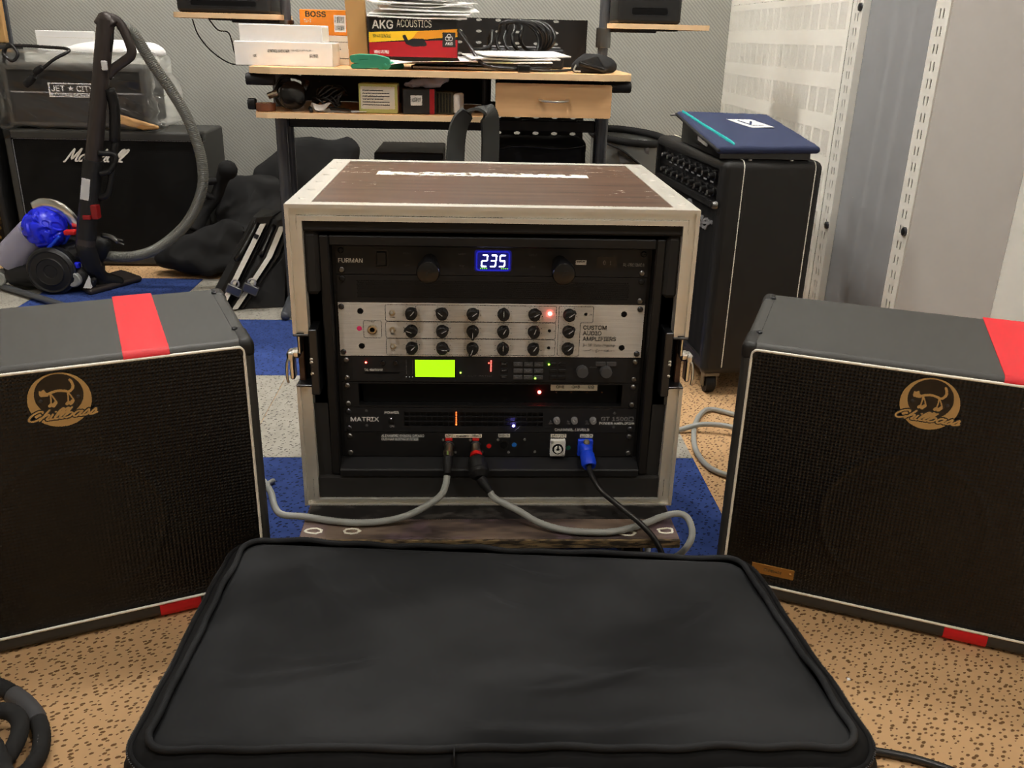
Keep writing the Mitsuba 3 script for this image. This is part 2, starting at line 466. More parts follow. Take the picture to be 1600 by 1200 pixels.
# ------------------------------------------------------------------ dolly board under the case
Z0 = .14
dol = thing('dolly', 'scuffed dark wooden dolly board on castors that carries the flight case', 'dolly')
add(dol, 'board', cbox(-.300, .299, -.103, .53, Z0 - .017, Z0 - .0003, .002), 'm_battered')
add(dol, 'worn_edge', cbox(-.300, .300, -.107, -.1022, Z0 - .0175, Z0 - .002, .0015), 'm_edgewood')
add(dol, 'worn_band', sbox(-.296, .296, -.045, .01, Z0 - .0005, Z0 + .0001), 'm_dust')
for x, y in ((-.28, -.082), (-.22, -.082), (.217, -.089), (.281, -.082)):
    rr = random.Random(int(x * 1000))
    ring = sg.Polygon([((.011 + .004 * rr.random()) * math.cos(a), (.007 + .003 * rr.random()) * math.sin(a)) for a in np.linspace(0, 6.28, 17)[:-1]]).buffer(.001)
    add(dol, 'glue_ring', ext(ring.difference(ring.buffer(-.0035)), .0012), 'm_label', tr(x, y, Z0 - .0005), label='dried white glue ring on the board')
castor_fork = cat(sbox(-.022, .022, -.022, .022, .105, .12), sbox(-.018, -.014, -.012, .014, .03, .108), sbox(.014, .018, -.012, .014, .03, .108))
castor_wheel = mv(cyl(.045, .022, 24), fr((-.011, 0, .0475), (0, 1, 0), (0, 0, 1)))
for x in (-.24, .24):
    for y in (-.02, .46):
        c = add(dol, 'castor', castor_fork, 'm_steel', tr(x, y, .003))
        add(c, 'wheel', castor_wheel, 'm_rubber', tr(x, y, 0))

# ------------------------------------------------------------------ flight case
W2, D, H = .3075, .5, .499
ZT = Z0 + H
fc = thing('flight_case', 'open brown laminate rack flight case with aluminium edges standing on the dolly', 'flight case')
add(fc, 'top_panel', cbox(-.296, .296, .016, D - .01, ZT - .012, ZT - .0015, .0005), 'm_laminate', label='scratched brown laminate lid panel')
add(fc, 'side_panel', cbox(-W2 + .002, -W2 + .011, .02, D - .004, Z0 + .004, ZT - .004, .001), 'm_laminate')
add(fc, 'side_panel', cbox(W2 - .011, W2 - .002, .02, D - .004, Z0 + .004, ZT - .004, .001), 'm_laminate')
add(fc, 'back_panel', cbox(-W2 + .011, W2 - .011, D - .012, D - .003, Z0 + .004, ZT - .012, .001), 'm_laminate')
add(fc, 'bottom_panel', cbox(-W2 + .011, W2 - .011, .02, D - .012, Z0 + .001, Z0 + .010, .001), 'm_laminate')
fm = fr((0, 0, 0), (1, 0, 0), (0, 0, 1))          # local (x, z) plane facing the camera, depth along -y
def ring(a, b, zb=(0, 0)):
    """ring between insets a and b from the outer edge; the bottom bar is thinner"""
    o = sg.box(-W2 + a, Z0 + a * .5, W2 - a, ZT - a); i = sg.box(-W2 + b, Z0 + b * .5, W2 - b, ZT - b)
    return o.difference(i)
cut = unary_union([sg.box(s * W2 - .03, .352, s * W2 + .03, .440) for s in (-1, 1)])
add(fc, 'front_frame', mv(cat(ext(ring(0, .024).difference(cut), .016, -.022), ext(ring(0, .0055).difference(cut), .0060, -.0060), ext(ring(.0170, .024).difference(cut), .0060, -.0060)), fm), 'm_alu', label='grooved aluminium front frame')
# right-angle trims along the top edges with rivets
for s in (-1, 1):
    t = add(fc, 'edge_trim', cat(cbox(min(s * W2, s * (W2 - .036)), max(s * W2, s * (W2 - .036)), .001, D, ZT - .0018, ZT, .0004), cbox(min(s * W2, s * (W2 - .0015)), max(s * W2, s * (W2 - .0015)), .02, D, ZT - .03, ZT - .001, .0004)), 'm_alu')
    for k in range(6):
        add(t, 'rivet', mv(lathe([(.0062, 0), (.0050, .0018), (0, .0026)], 14), tr(s * (W2 - .018), .05 + .08 * k, ZT - .0002)), 'm_alu', smooth=40)
    add(fc, 'edge_trim', cat(cbox(s * W2 - .0015, s * W2 + .0015, D - .03, D, Z0, ZT - .03, .0004)), 'm_alu')
t = add(fc, 'edge_trim', cat(cbox(-W2 + .0365, W2 - .0365, D - .022, D, ZT - .0018, ZT + .0002, .0004), cbox(-W2, W2, D - .001, D + .001, ZT - .03, ZT, .0004)), 'm_alu')
add(fc, 'edge_trim', cbox(-W2 + .0365, W2 - .0365, .001, .017, ZT - .0018, ZT + .0002, .0004), 'm_alu')
# torn strip of old tape on the lid
pts = []
rr = random.Random(3)
xs = np.linspace(-.205, .178, 60)
hi = [(x, .3475 + .004 * rr.random() + (.010 if x < -.185 else 0) + (.006 if rr.random() > .85 else 0)) for x in xs]
lo = [(x, .312 + .003 * rr.random()) for x in xs[::-1]]
strip = sg.Polygon(hi + lo)
holes = unary_union([sg.Point(-.2 + .38 * rr.random(), .31 + .045 * rr.random()).buffer(.003 + .004 * rr.random(), quad_segs=2) for _ in range(46)])
add(fc, 'tape_strip', ext(strip.difference(holes).buffer(0), .0004, ZT - .0016), 'm_label', label='torn strip of old whitish tape on the lid')
# foam lining
add(fc, 'foam_lining', cbox(-.296, .296, .006, D - .015, .598, ZT - .013, .003), 'm_foam')
add(fc, 'foam_lining', cbox(-.296, .296, .006, D - .015, Z0 + .0102, .191, .003), 'm_foam')
for s in (-1, 1):
    a, b = sorted((s * .286, s * .2625))
    add(fc, 'foam_block', cbox(a, b, .008, .06, .500, .5975, .006), 'm_foam')
    blk = mv(ext(sg.Polygon([(.2, .191), (.2, .262), (.03, .300), (.0, .322), (.006, .191)]), .024), fr((a, .008, 0), (0, 1, 0), (0, 0, 1)))
    add(fc, 'foam_block', blk, 'm_foam')
    add(fc, 'side_lining', cbox(min(s * .296, s * .2865), max(s * .296, s * .2865), .03, D - .015, .1915, .5975, .001), 'm_deep')
# inner rack frame with tray and rails
PY = .031; PZ = .2162; U = .04445
ir = add(fc, 'inner_rack', cat(cbox(-.2620, -.2475, .010, .46, .193, .592, .002), cbox(.2475, .2620, .010, .46, .193, .592, .002), cbox(-.2474, .2474, .010, .46, .5760, .592, .002), cbox(-.2474, .2474, .040, .46, .193, .2075, .002)), 'm_black')
add(ir, 'tray', mv(ext(sg.Polygon([(.004, .193), (.004, .203), (.006, .2055), (.0335, .2155), (.0395, .2155), (.0395, .193)]), .4940), fr((-.2470, 0, 0), (0, 1, 0), (0, 0, 1))), 'm_panel')
for s in (-1, 1):
    a, b = sorted((s * .2470, s * .2240))
    add(ir, 'rail', cbox(a, b, PY + .0028, PY + .012, PZ, PZ + 8 * U, .0005), 'm_panel')
# latches in dishes on the two sides
for s in (-1, 1):
    m = np.diag([s, 1, 1, 1.0])
    L = add(fc, 'latch_dish', mv(cat(cbox(.2705, .2835, -.004, .045, .340, .448, .0015), cbox(.283, .306, .040, .046, .352, .440, .001), cbox(.283, .3075, -.001, .045, .3525, .356, .001), cbox(.283, .3075, -.001, .045, .436, .4395, .001)), m), 'm_darksteel')
    for z in (.40, .395, .376):
        add(L, 'rivet', mv(lathe([(.003, 0), (.002, .001), (0, .0015)], 10), fr((s * .281, -.0045, z), (1, 0, 0), (0, 0, 1))), 'm_chrome')
    bt = add(fc, 'butterfly_latch', mv(cat(cbox(.297, .303, .005, .030, .405, .436, .002), cbox(.300, .316, .008, .028, .396, .410, .004), rbox(.309, .322, .006, .030, .392, .408, .005)), m), 'm_chrome', smooth=30)
    add(bt, 'lever', mv(cat(cbox(.310, .3175, .006, .026, .362, .398, .002), tube([(.317, .010, .399), (.3215, .008, .390), (.3225, .007, .368), (.321, .007, .357)], .0036, 8, 6, flat=(.0036, .002))), m), 'm_chrome', smooth=40)

# ------------------------------------------------------------------ rack units; FP = faceplate plane: local x right, y up (world z), z towards the viewer
FP = fr((0, PY, 0), (1, 0, 0), (0, 0, 1))
def fp(x, z, w=0.0):
    return fr((x, PY - w, z), (1, 0, 0), (0, 0, 1))
screw_head = minus(lathe([(0, -.001), (.0046, -.001), (.0046, .0012), (.0032, .0026), (0, .003)], 20), sbox(-.0028, .0028, -.0005, .0005, .0016, .004), sbox(-.0005, .0005, -.0028, .0028, .0016, .004))
small_screw = minus(lathe([(0, 0), (.0026, 0), (.002, .0012), (0, .0015)], 14), sbox(-.0015, .0015, -.0003, .0003, .0009, .002))
def face(t, u0, n, m='m_panel', hole=None, y=0.0):
    z0 = PZ + u0 * U + .0004; z1 = PZ + (u0 + n) * U - .0004
    p = sg.box(-.2411, z0, .2411, z1)
    if hole is not None:
        p = p.difference(hole)
    add(t, 'faceplate', mv(ext(p, .0026, -.0026), FP), m)
    add(t, 'chassis', cbox(-.2230, .2230, PY + .004, .36, z0 + .001, z1 - .001, .001), 'm_deep')
    return z0, z1
def screws(t, pts, m='m_steel'):
    for x, z in pts:
        add(t, 'rack_screw', screw_head, m, fp(x, z, .0005) @ rot('z', (x * 9000 + z * 7000) % 90))
def led(t, x, z, r, c, k, w=0.0008, name='led'):
    d = mikit.ply(lathe([(0, 0), (r, 0), (r * .8, r * .6), (0, r * .9)], 16), 'm_black')
    scene[new_key(t + '__' + name)] = {**d, 'to_world': T(fp(x, z, w)), 'emitter': emit('', c, k * LEDK)}
def put(t, part, poly, m, h=.0004, w=0.0, **k):
    return add(t, part, mv(ext(poly, h, w), FP), m, **k)
def txt(t, s, x, z, h, m='m_print', width=None, bold=False, center=False, w=0.0, part='lettering'):
    return add(t, part, mv(text(s, h, width, bold, .0004, x, z, w, center), FP), m)
def glowing(t, part, poly, c, k, h=.0005, w=.0007):
    d = mikit.ply(mv(ext(poly, h, w), FP), 'm_black')
    key = new_key(t + '__' + part)
    scene[key] = {**d, 'emitter': emit('', c, k * LEDK)}
    return key
LEDK = .34
RED, BLUE, GREEN = (1, .04, .03), (.10, .12, 1.0), (.25, 1.0, .03)

# power conditioner, top unit
t = thing('power_conditioner', 'black power conditioner with a blue voltage display at the top of the rack', 'rack unit')
z0, z1 = face(t, 7, 1)
txt(t, 'FURMAN', -.2375, .5458, .0066, 'm_print', .0375, True)
put(t, 'breaker_recess', outline(rect(-.1815, .539, -.1615, .566, .003), .0012), 'm_gloss', .001)
add(t, 'rocker_switch', rbox(-.1790, -.1640, PY - .003, PY + .002, .5415, .5635, .002), 'm_black')
for x in (-.0972, .1027):
    k = add(t, 'pull_out_lamp', mv(lathe([(0, 0), (.0118, 0), (.0118, .036), (.0165, .038), (.0174, .044), (.0174, .066), (.0158, .0700), (.010, .0712), (0, .0712)], 40), fp(x, .5490)), 'm_gloss', smooth=35)
    add(k, 'emblem', mv(ext(strokes([[(-.003, -.005), (.001, .005), (.006, .005)], [(-.0015, 0), (.004, .0005)]], .0018), .0003, .0712), fp(x, .5490)), 'm_panel2')
bz = glowing(t, 'display_window', rect(-.029, .5345, .028, .568, .004), (.004, .006, .16), .45, .0006, 0)
seg = {'2': 'abged', '3': 'abgcd', '5': 'afgcd'}
def digit(ch, x, z, h, w, th):
    s = {'a': [(0, h), (w, h)], 'b': [(w, h), (w, h / 2)], 'c': [(w, h / 2), (w, 0)], 'd': [(0, 0), (w, 0)], 'e': [(0, 0), (0, h / 2)], 'f': [(0, h / 2), (0, h)], 'g': [(0, h / 2), (w, h / 2)]}
    ls = []
    for c in seg[ch]:
        (x0, y0), (x1, y1) = s[c]
        q = .12
        ls.append([(x + x0 + (x1 - x0) * q + .12 * (y0 + (y1 - y0) * q), z + y0 + (y1 - y0) * q), (x + x1 - (x1 - x0) * q + .12 * (y1 - (y1 - y0) * q), z + y1 - (y1 - y0) * q)])
    return strokes(ls, th)
for ch, x in zip('235', (-.0185, -.0048, .0090)):
    glowing(bz, 'digit', digit(ch, x, .5425, .0175, .0078, .0024), (.45, .5, 1.0), 5.5)
glowing(bz, 'indicator', unary_union([rect(-.0205 + .003 * i, .5385, -.0183 + .003 * i, .5400) for i in range(4)]), GREEN, .6)
glowing(bz, 'indicator', unary_union([rect(.0120 + .003 * i, .5385, .0142 + .003 * i, .5400) for i in range(4)]), GREEN, .6)
glowing(bz, 'glow_border', outline(rect(-.0255, .5365, .0245, .5655, .004), .0022), (.02, .03, 1), .28)
for x in (-.138, -.054, .0555):
    txt(t, 'BANK', x, .5600, .0028, 'm_printfaint', .012)
    txt(t, 'ON', x + .002, .5410, .0028, 'm_printfaint', .007)
lb = put(t, 'label_plate', rect(.1275, .5465, .1442, .5540, .0006), 'm_print', .0005)
txt(t, 'SMART', .1288, .5505, .0022, 'm_ink', .014, True, w=.0005)
put(t, 'counter_window', rect(.1605, .542, .192, .560, .001), 'm_gloss', .0005)
txt(t, '0', .1705, .5470, .0068, 'm_printdim', .0035, w=.0005)
txt(t, '1', .1810, .5470, .0068, 'm_printdim', .0016, w=.0005)
txt(t, 'PL-PRO DMC E', .2020, .5450, .0050, 'm_printdim', .0330, True)
screws(t, [(-.2325, z0 + .0066), (.2325, z0 + .0066)])
screws(t, [(-.2325, z1 - .0066), (.2325, z1 - .0066)], 'm_black')

# vented blank panel
t = thing('vent_panel', 'black perforated blank vent panel below the power conditioner', 'rack unit')
z0, z1 = PZ + 6 * U, PZ + 7 * U
hs = []
for r in range(9):
    for c in range(118):
        hs.append(sg.Point(-.21 + .0036 * c + .0018 * (r % 2), z0 + .009 + .0032 * r).buffer(.00125, quad_segs=1))
face(t, 6, 1, 'm_panel', unary_union(hs))
screws(t, [(-.2325, z1 - .0066), (.2325, z1 - .0066)], 'm_black')
screws(t, [(.2325, z0 + .0066)])

# silver valve preamp, two units
t = thing('preamp', 'silver two-unit guitar preamp with black knobs in the middle of the rack', 'rack unit')
z0, z1 = face(t, 4, 2, 'm_silver')
add(t, 'end_flange', mv(ext(rect(-.2411, z0, -.2230, z1), .0008, .0001), FP), 'm_silver')
KX = [-.1275, -.0792, -.0310, .0175, .0662]; KZ = [.4660, .4375, .4090]
knob = cat(lathe([(0, 0), (.0098, 0), (.0098, .003), (.0088, .0045), (.0085, .0120), (.0075, .0128), (0, .0128)], 28), cbox(-.0022, .0022, -.0118, .0086, .003, .0135, .0008))
pointer = sbox(-.0005, .0005, -.0008, .0082, .0134, .0138)
ticks = ext(unary_union([affinity.rotate(rect(-.0003, .0122, .0003, .0138), a, origin=(0, 0)) for a in range(-140, 141, 35)]), .0003)
angs = [[40, -50, 55, 0, 60, 60], [-70, 60, 180, 30, 20, 50], [45, 95, 200, 0, 35, 55]]
kn = [(KX[c], KZ[r], angs[r][c]) for r in range(3) for c in range(5)] + [(.1213, z, a) for z, a in zip((.4660, .4385, .4100), (55, 50, 45))]
for x, z, a in kn:
    k = add(t, 'knob', knob, 'm_black', fp(x, z, .0004) @ rot('z', -a + 180), smooth=35)
    add(k, 'pointer', pointer, 'm_print', fp(x, z, .0004) @ rot('z', -a + 180) @ rot('z', 180))
    add(t, 'dial_marks', ticks, 'm_ink', fp(x, z, 0))
washer = lathe([(.0025, 0), (.0052, 0), (.0052, .0015), (.004, .0022), (.0025, .0022)], 6)
bat = lathe([(0, 0), (.0022, 0), (.0026, .009), (.0022, .0115), (0, .012)], 14)
for z, s in zip((.4662, .4385, .4107), (18, -14, 18)):
    sw = add(t, 'toggle_switch', washer, 'm_nickel', fp(-.1573, z))
    add(sw, 'bat', bat, 'm_chrome', fp(-.1573, z, .001) @ rot('x', -s), smooth=40)
    txt(t, 'GAIN', -.1573, z - .0085, .0018, 'm_ink', .007, center=True)
jk = add(t, 'input_jack', lathe([(.0040, 0), (.0078, 0), (.0078, .0025), (.0060, .0035), (.0040, .0035)], 28), 'm_nickel', fp(-.1890, .4385))
add(jk, 'socket', cyl(.0041, .0012, 20), 'm_deep', fp(-.1890, .4385))
txt(t, 'INPUT', -.1890, .4500, .0020, 'm_ink', .008, center=True)
for x, z in ((-.2069, .4685), (-.2067, .4108), (.2088, .4675), (.2088, .4112)):
    add(t, 'plug_hole', cyl(.0047, .0007, 20), 'm_deep', fp(x, z))
add(t, 'dot_sticker', cyl(.0040, .0005, 20), 'm_pink', fp(-.2095, .4400), label='pink round dot sticker')
led(t, .0909, .4672, .0030, (1, .10, .08), 24)
for x, z in ((.0910, .4387), (.0910, .4100), (.1479, .4667)):
    add(t, 'led_dark', lathe([(0, 0), (.0026, 0), (.0022, .0015), (0, .002)], 14), 'm_deep', fp(x, z))
    txt(t, 'ON', x + .0055, z - .0010, .0018, 'm_printdim', .004)
lw = .0007
fr_lines = [outline(rect(-.1680, .4525, .1010, .4795, .003), lw), outline(rect(-.1680, .4245, .1010, .4515, .003), lw), outline(rect(-.1680, .3965, .1010, .4235, .003), lw), outline(rect(-.2030, .4245, -.1745, .4530, .003), lw)]
pL = unary_union([rect(.1050, .3965, .1400, .4795, .003), rect(.1050, .4525, .1600, .4795, .003)]).buffer(.002).buffer(-.002)
fr_lines.append(outline(pL, lw))
put(t, 'panel_outline', unary_union(fr_lines), 'm_printfaint', .0003)
for s, z, w in (('CUSTOM', .4415, .0375), ('AUDIO', .4320, .0300), ('AMPLIFIERS', .4225, .0540)):
    txt(t, s, .1448, z, .0066, 'm_ink', w, True)
txt(t, '3+ SE Tube Preamp', .1455, .4130, .0042, 'm_ink', .0520)
zz = .4058
put(t, 'signal_symbol', strokes([[(.146, zz), (.156, zz), (.161, zz + .003)], [(.161, zz), (.168, zz)], [(.168, zz - .003), (.168, zz + .003), (.1735, zz), (.168, zz - .003)], [(.1735, zz), (.181, zz)] + [(.181 + .0012 * i, zz + (.0018 if i % 2 else -.0018)) for i in range(7)] + [(.190, zz), (.197, zz)]], .0005), 'm_ink', .0003)
screws(t, [(-.2360, z1 - .0066), (-.2360, z0 + .0066)], 'm_darksteel')
screws(t, [(.2340, z1 - .0066), (.2340, z0 + .0066)], 'm_darksteel')

# effects processor with lit green screen
t = thing('effects_processor', 'black effects processor with a lit green screen below the silver preamp', 'rack unit')
z0, z1 = face(t, 3, 1)
put(t, 'front_bezel', rect(-.2230, z0 + .002, .2200, z1 - .001, .001), 'm_panel2', .0008)
led(t, -.2012, .3832, .0016, RED, 22, .0012)
txt(t, 't.c. electronic', -.2038, .3690, .0042, 'm_print', .0290, True, w=.0008)
put(t, 'card_slot', rect(-.2035, .3640, -.1485, .3672), 'm_deep', .0006, .0006)
for x in (-.1740, -.1540):
    add(t, 'trim_knob', cyl(.0040, .004, 18), 'm_gloss', fp(x, .3832, .0008))
sc = put(t, 'screen_frame', rect(-.1250, .3572, -.0570, .3905, .001), 'm_gloss', .0006, .0006)
glowing(sc, 'screen', rect(-.1230, .3592, -.0590, .3886, .0005), (.32, 1.0, .004), 1.0, .0004, .0012)
for i in range(3):
    led(t, -.1375 + .005 * i, .3590, .0006, (.8, .8, .8), .5, .001, 'meter_led')
for c in range(2):
    put(t, 'meter_column', rect(-.1375 + .010 * c, .3640, -.1365 + .010 * c, .3880), 'm_printfaint', .0002, .0008)
led(t, -.0501, .3668, .0015, GREEN, 7, .0012)
for i, (x, z) in enumerate([(-.0012, .3872), (-.0012, .3838), (-.0012, .3804), (-.0012, .3770), (-.0012, .3736), (-.0012, .3702), (-.0045, .3838)]):
    led(t, x, z, .0012, RED, 8, .0012, 'number_led')
txt(t, 'IN  OUT  RATIO', -.0500, .3600, .0025, 'm_printfaint', .050, w=.0008)
btn = cbox(-.0075, .0075, -.0036, .0036, 0, .0030, .0006)
for r in range(3):
    for c in range(3):
        b = add(t, 'button', btn, 'm_printfaint', fp(.0425 + .0167 * c, .3825 - .0112 * r, .0008))
        txt(b, 'EDIT', .0425 + .0167 * c, .3817 - .0112 * r, .0020, 'm_printdim', .008, center=True, w=.0039)
sb = cbox(-.006, .006, -.003, .003, 0, .0020, .0006)
for r in range(3):
    add(t, 'small_button', sb, 'm_black', fp(.0200, .3828 - .0112 * r, .0008))
    txt(t, 'BANK', .0200, .3822 - .0112 * r, .0018, 'm_printdim', .007, center=True, w=.0029)
    for c in range(2):
        add(t, 'small_button', sb, 'm_black', fp(.0995 + .0145 * c, .3825 - .0112 * r, .0008))
led(t, .0922, .3826, .0016, GREEN, 7, .003)
led(t, .0708, .3588, .0016, GREEN, 7, .004)
dk = lathe([(0, 0), (.0100, 0), (.0096, .010), (.0085, .0115), (0, .0120)], 32)
for x in (.1465, .1850):
    add(t, 'dial', dk, 'm_printfaint', fp(x, .3715, .0008), smooth=35)
for x in (.1762, .1936):
    add(t, 'button', cbox(-.0082, .0082, -.0038, .0038, 0, .003, .0006), 'm_printfaint', fp(x, .3840, .0008))
txt(t, 'ENTER', .1590, .3765, .0020, 'm_printfaint', .012, w=.0008)
screws(t, [(-.2325, z1 - .0066), (-.2325, z0 + .0066), (.2325, z1 - .0066), (.2325, z0 + .0066)])

# recessed switcher drawer
t = thing('loop_switcher', 'recessed black switcher unit with a white CH2 CH3 EQ label strip', 'rack unit')
z0, z1 = PZ + 2 * U, PZ + 3 * U
face(t, 2, 1, 'm_panel', rect(-.2150, z0 + .0035, .2150, z1 - .0030))
scene.pop(t + '__chassis')
add(t, 'recess', cat(cbox(-.2200, .2200, PY + .045, PY + .05, z0 + .0005, z1 - .0005, .0005), cbox(-.2200, .2200, PY + .003, PY + .045, z0 + .0005, z0 + .0030, .0005), cbox(-.2200, .2200, PY + .003, PY + .045, z1 - .0025, z1 - .0005, .0005), cbox(-.2200, -.2160, PY + .003, PY + .045, z0 + .003, z1 - .0025, .0005), cbox(.2160, .2200, PY + .003, PY + .045, z0 + .003, z1 - .0025, .0005)), 'm_black')
ins = add(t, 'inner_front', cbox(-.2100, .2100, PY + .016, PY + .020, z0 + .0031, z1 - .0026, .0005), 'm_deep')
RW = -.0155
lbk = put(t, 'label_strip', rect(.0985, .3300, .1760, .3425), 'm_label', .0005, RW, label='white label strip reading CH2 CH3 EQ')
for s, x, w in (('CH2', .1075, .0130), ('CH3', .1335, .0130), ('EQ', .1610, .0095)):
    txt(t, s, x, .3345, .0046, 'm_ink', w, True, w=RW + .0005)
led(t, .0800, .3270, .0031, RED, 30, RW)
for x in (.108, .133, .159, .184):
    led(t, x, .3270, .0016, (1, .3, .05), .012, RW, 'led_dim')
screws(t, [(-.2325, z1 - .0066), (-.2325, z0 + .0066), (.2325, z1 - .0066), (.2325, z0 + .0066)])

# power amplifier
t = thing('power_amplifier', 'black power amplifier with a vent grille and three small level knobs in the rack', 'rack unit')
z0, z1 = face(t, 1, 1, 'm_panel2', unary_union([rect(-.1425 + .0092 * c, .2715 + .0090 * r, -.1425 + .0092 * c + .0078, .2715 + .0090 * r + .0072) for c in range(25) for r in range(3)]))
scene.pop(t + '__chassis')
add(t, 'chassis', cbox(-.2230, .2230, PY + .009, .36, z0 + .001, z1 - .001, .001), 'm_deep')
add(t, 'vent_backing', cbox(-.1450, .0900, PY + .0075, PY + .0085, .269, .300, .0003), 'm_black')
txt(t, 'MATRIX', -.2300, .2800, .0072, 'm_print', .0460, True)
txt(t, 'POWER', -.1745, .2935, .0042, 'm_print', .0235, True)
txt(t, 'ON', -.1668, .2695, .0036, 'm_printdim', .0075, True)
add(t, 'power_button', rbox(-.1680, -.1590, PY - .002, PY + .001, .2770, .2880, .0012), 'm_black')
led(t, -.1635, .2855, .0007, (.9, .9, 1), 2.5, .002)
for i in range(6):
    glowing(t, 'signal_led', rect(-.0582, .2735 + .0042 * i, -.0558, .2765 + .0042 * i), (1, .16, .03), 1.4 if i > 0 else 2.6, .0004, .0002)
led(t, .0378, .2731, .0021, (.25, .2, 1.0), 40, .001)
put(t, 'scratch', strokes([[(.040, .2640), (.048, .2710)]], .0007), 'm_printdim', .0003)
lk = cat(lathe([(0, 0), (.0058, 0), (.0052, .008), (.0045, .009), (0, .009)], 24))
for s, x, a in (('A', .1090, 30), ('B', .1385, 42), ('C', .1695, -30)):
    k = add(t, 'level_knob', lk, 'm_printdim', fp(x, .2838), smooth=35)
    add(k, 'pointer', sbox(-.0006, .0006, .0005, .0050, .0088, .0093), 'm_print', fp(x, .2838) @ rot('z', a))
    txt(t, s, x - .0115, .2790, .0038, 'm_printdim', .0036)
    put(t, 'tick_line', rect(x - .0125, .2765, x - .0060, .2772), 'm_printdim', .0003)
txt(t, 'CHANNEL LEVELS', .1065, .2637, .0044, 'm_print', .0580, True)
txt(t, 'GT 1500', .1832, .2825, .0068, 'm_printdim', .0445, True)
put(t, 'omega_mark', outline(rect(.2300, .2825, .2368, .2893, .001), .0014), 'm_printdim', .0004)
txt(t, 'POWER AMPLIFIER', .1805, .2758, .0040, 'm_print', .0590, True)
for x, z in ((-.204, .2985), (-.204, .2720), (.205, .2960), (.205, .2710)):
    add(t, 'small_screw', small_screw, 'm_printfaint', fp(x, z))
screws(t, [(-.2325, z1 - .0066), (-.2325, z0 + .0066), (.2325, z0 + .0066)], 'm_darksteel')

# connection panel
t = thing('connection_panel', 'black custom connection panel with sockets and white labels at the rack bottom', 'rack unit')
z0, z1 = face(t, 0, 1)
txt(t, 'ALEXANDRE CHAGAL DRIAGO', -.1808, .2515, .0046, 'm_print', .0705, True)
txt(t, 'CUSTOM GUITAR SYSTEM', -.1808, .2455, .0044, 'm_print', .0605, True)
for x0, x1, zb, zt, s in ((-.0752, -.0145, .2508, .2575, 'LEFT - speakers - RIGHT'), (.0130, .0325, .2518, .2580, 'MIDI IN'), (.1005, .1265, .2518, .2580, '230V OUT'), (.1495, .1710, .2515, .2578, '230V IN')):
    put(t, 'label_strip', rect(x0, zb, x1, zt), 'm_label', .0005)
    txt(t, s, x0 + .0015, zb + .0016, .0037, 'm_ink', x1 - x0 - .003, True, w=.0005)
for x in (-.0693, -.0245):
    s = add(t, 'socket', lathe([(.0045, 0), (.0095, 0), (.0095, .004), (.0075, .006), (.0045, .006)], 28), 'm_black', fp(x, .2370))
    add(s, 'red_tab', mv(ext(unary_union([rect(x - .0058, .2465, x + .0058, .2500), rect(x - .0025, .2400, x + .0025, .2470)]), .0030, .0005), FP), 'm_redplastic')
add(t, 'midi_socket', lathe([(.0060, 0), (.0085, 0), (.0085, .002), (.0060, .002)], 28), 'm_black', fp(.0222, .2380))
add(t, 'midi_core', cyl(.0060, .0008, 20), 'm_deep', fp(.0222, .2380))
for x, z, m in ((-.0025, .2355, 'm_redplastic'), (.0398, .2380, 'm_bluedot'), (.1309, .2325, 'm_greendot')):
    add(t, 'dot_sticker', cyl(.0041, .0005, 20), m, fp(x, z))
for x, z in ((-.0790, .2465), (-.0335, .2465), (-.0585, .2235), (-.0140, .2238), (.0125, .2465), (.0305, .2240), (.0570, .2475), (.0745, .2250)):
    add(t, 'small_screw', small_screw, 'm_chrome', fp(x, z))
pc = add(t, 'white_outlet', rbox(.0995, .1253, PY - .008, PY + .001, .2195, .2500, .0025), 'm_whiteplastic', smooth=30)
oc = (.1124, .2340)
add(pc, 'outlet_well', mv(ext(sg.Point(*oc).buffer(.0092), .0006, .0079), FP), 'm_deep')
add(pc, 'outlet_core', mv(cat(ext(sg.Point(*oc).buffer(.0064).difference(sg.Point(*oc).buffer(.0030)).difference(rect(oc[0] - .0012, oc[1], oc[0] + .0012, oc[1] + .01)), .0030, .0085)), FP), 'm_whiteplastic')
for x, z in ((.1028, .2468), (.1220, .2228)):
    add(pc, 'small_screw', small_screw, 'm_chrome', fp(x, z, .008))
add(t, 'blue_socket', rbox(.1460, .1715, PY - .007, PY + .001, .2200, .2500, .002), 'm_blueplastic', smooth=30)
screws(t, [(-.2325, z1 - .0066), (-.2325, z0 + .0066), (.2325, z1 - .0066), (.2325, z0 + .0066)])

# plugs and cables of the rack
c1 = thing('speaker_cable', 'grey speaker cable plugged into the left speaker socket of the rack', 'cable', 'grey speaker cables')
pa, pb = np.array((-.0693, PY - .004, .2370)), np.array((-.0705, PY - .030, .2275))
M_ = along(pa, pb)
plug = lathe([(0, 0), (.0075, 0), (.0078, .012), (.0088, .013), (.0088, .017), (.0070, .018), (.0062, .026), (0, .026)], 28)
add(c1, 'plug', plug, 'm_nickel', M_, smooth=35)
add(c1, 'boot', lathe([(0, 0), (.0082, 0), (.0080, .012), (.0052, .028), (0, .028)], 24), 'm_rubber', along(M_[:3, 3] + M_[:3, 2] * .0255, M_[:3, 3] + np.array((-.0015, -.043, -.028))), smooth=35)
add(c1, 'cord', tube([(-.0708, -.030, .2110), (-.073, -.040, .2000), (-.080, -.052, .188), (-.100, -.058, .174), (-.133, -.062, .157), (-.171, -.066, .1488), (-.210, -.068, .1470), (-.252, -.062, .1470), (-.300, -.050, .1480), (-.335, -.044, .1480), (-.352, -.022, .1500), (-.370, .030, .150), (-.405, .110, .130), (-.455, .21, .07), (-.47, .27, .012), (-.44, .34, .007)], .0056, 12, 8), 'm_cordgrey', smooth=True)
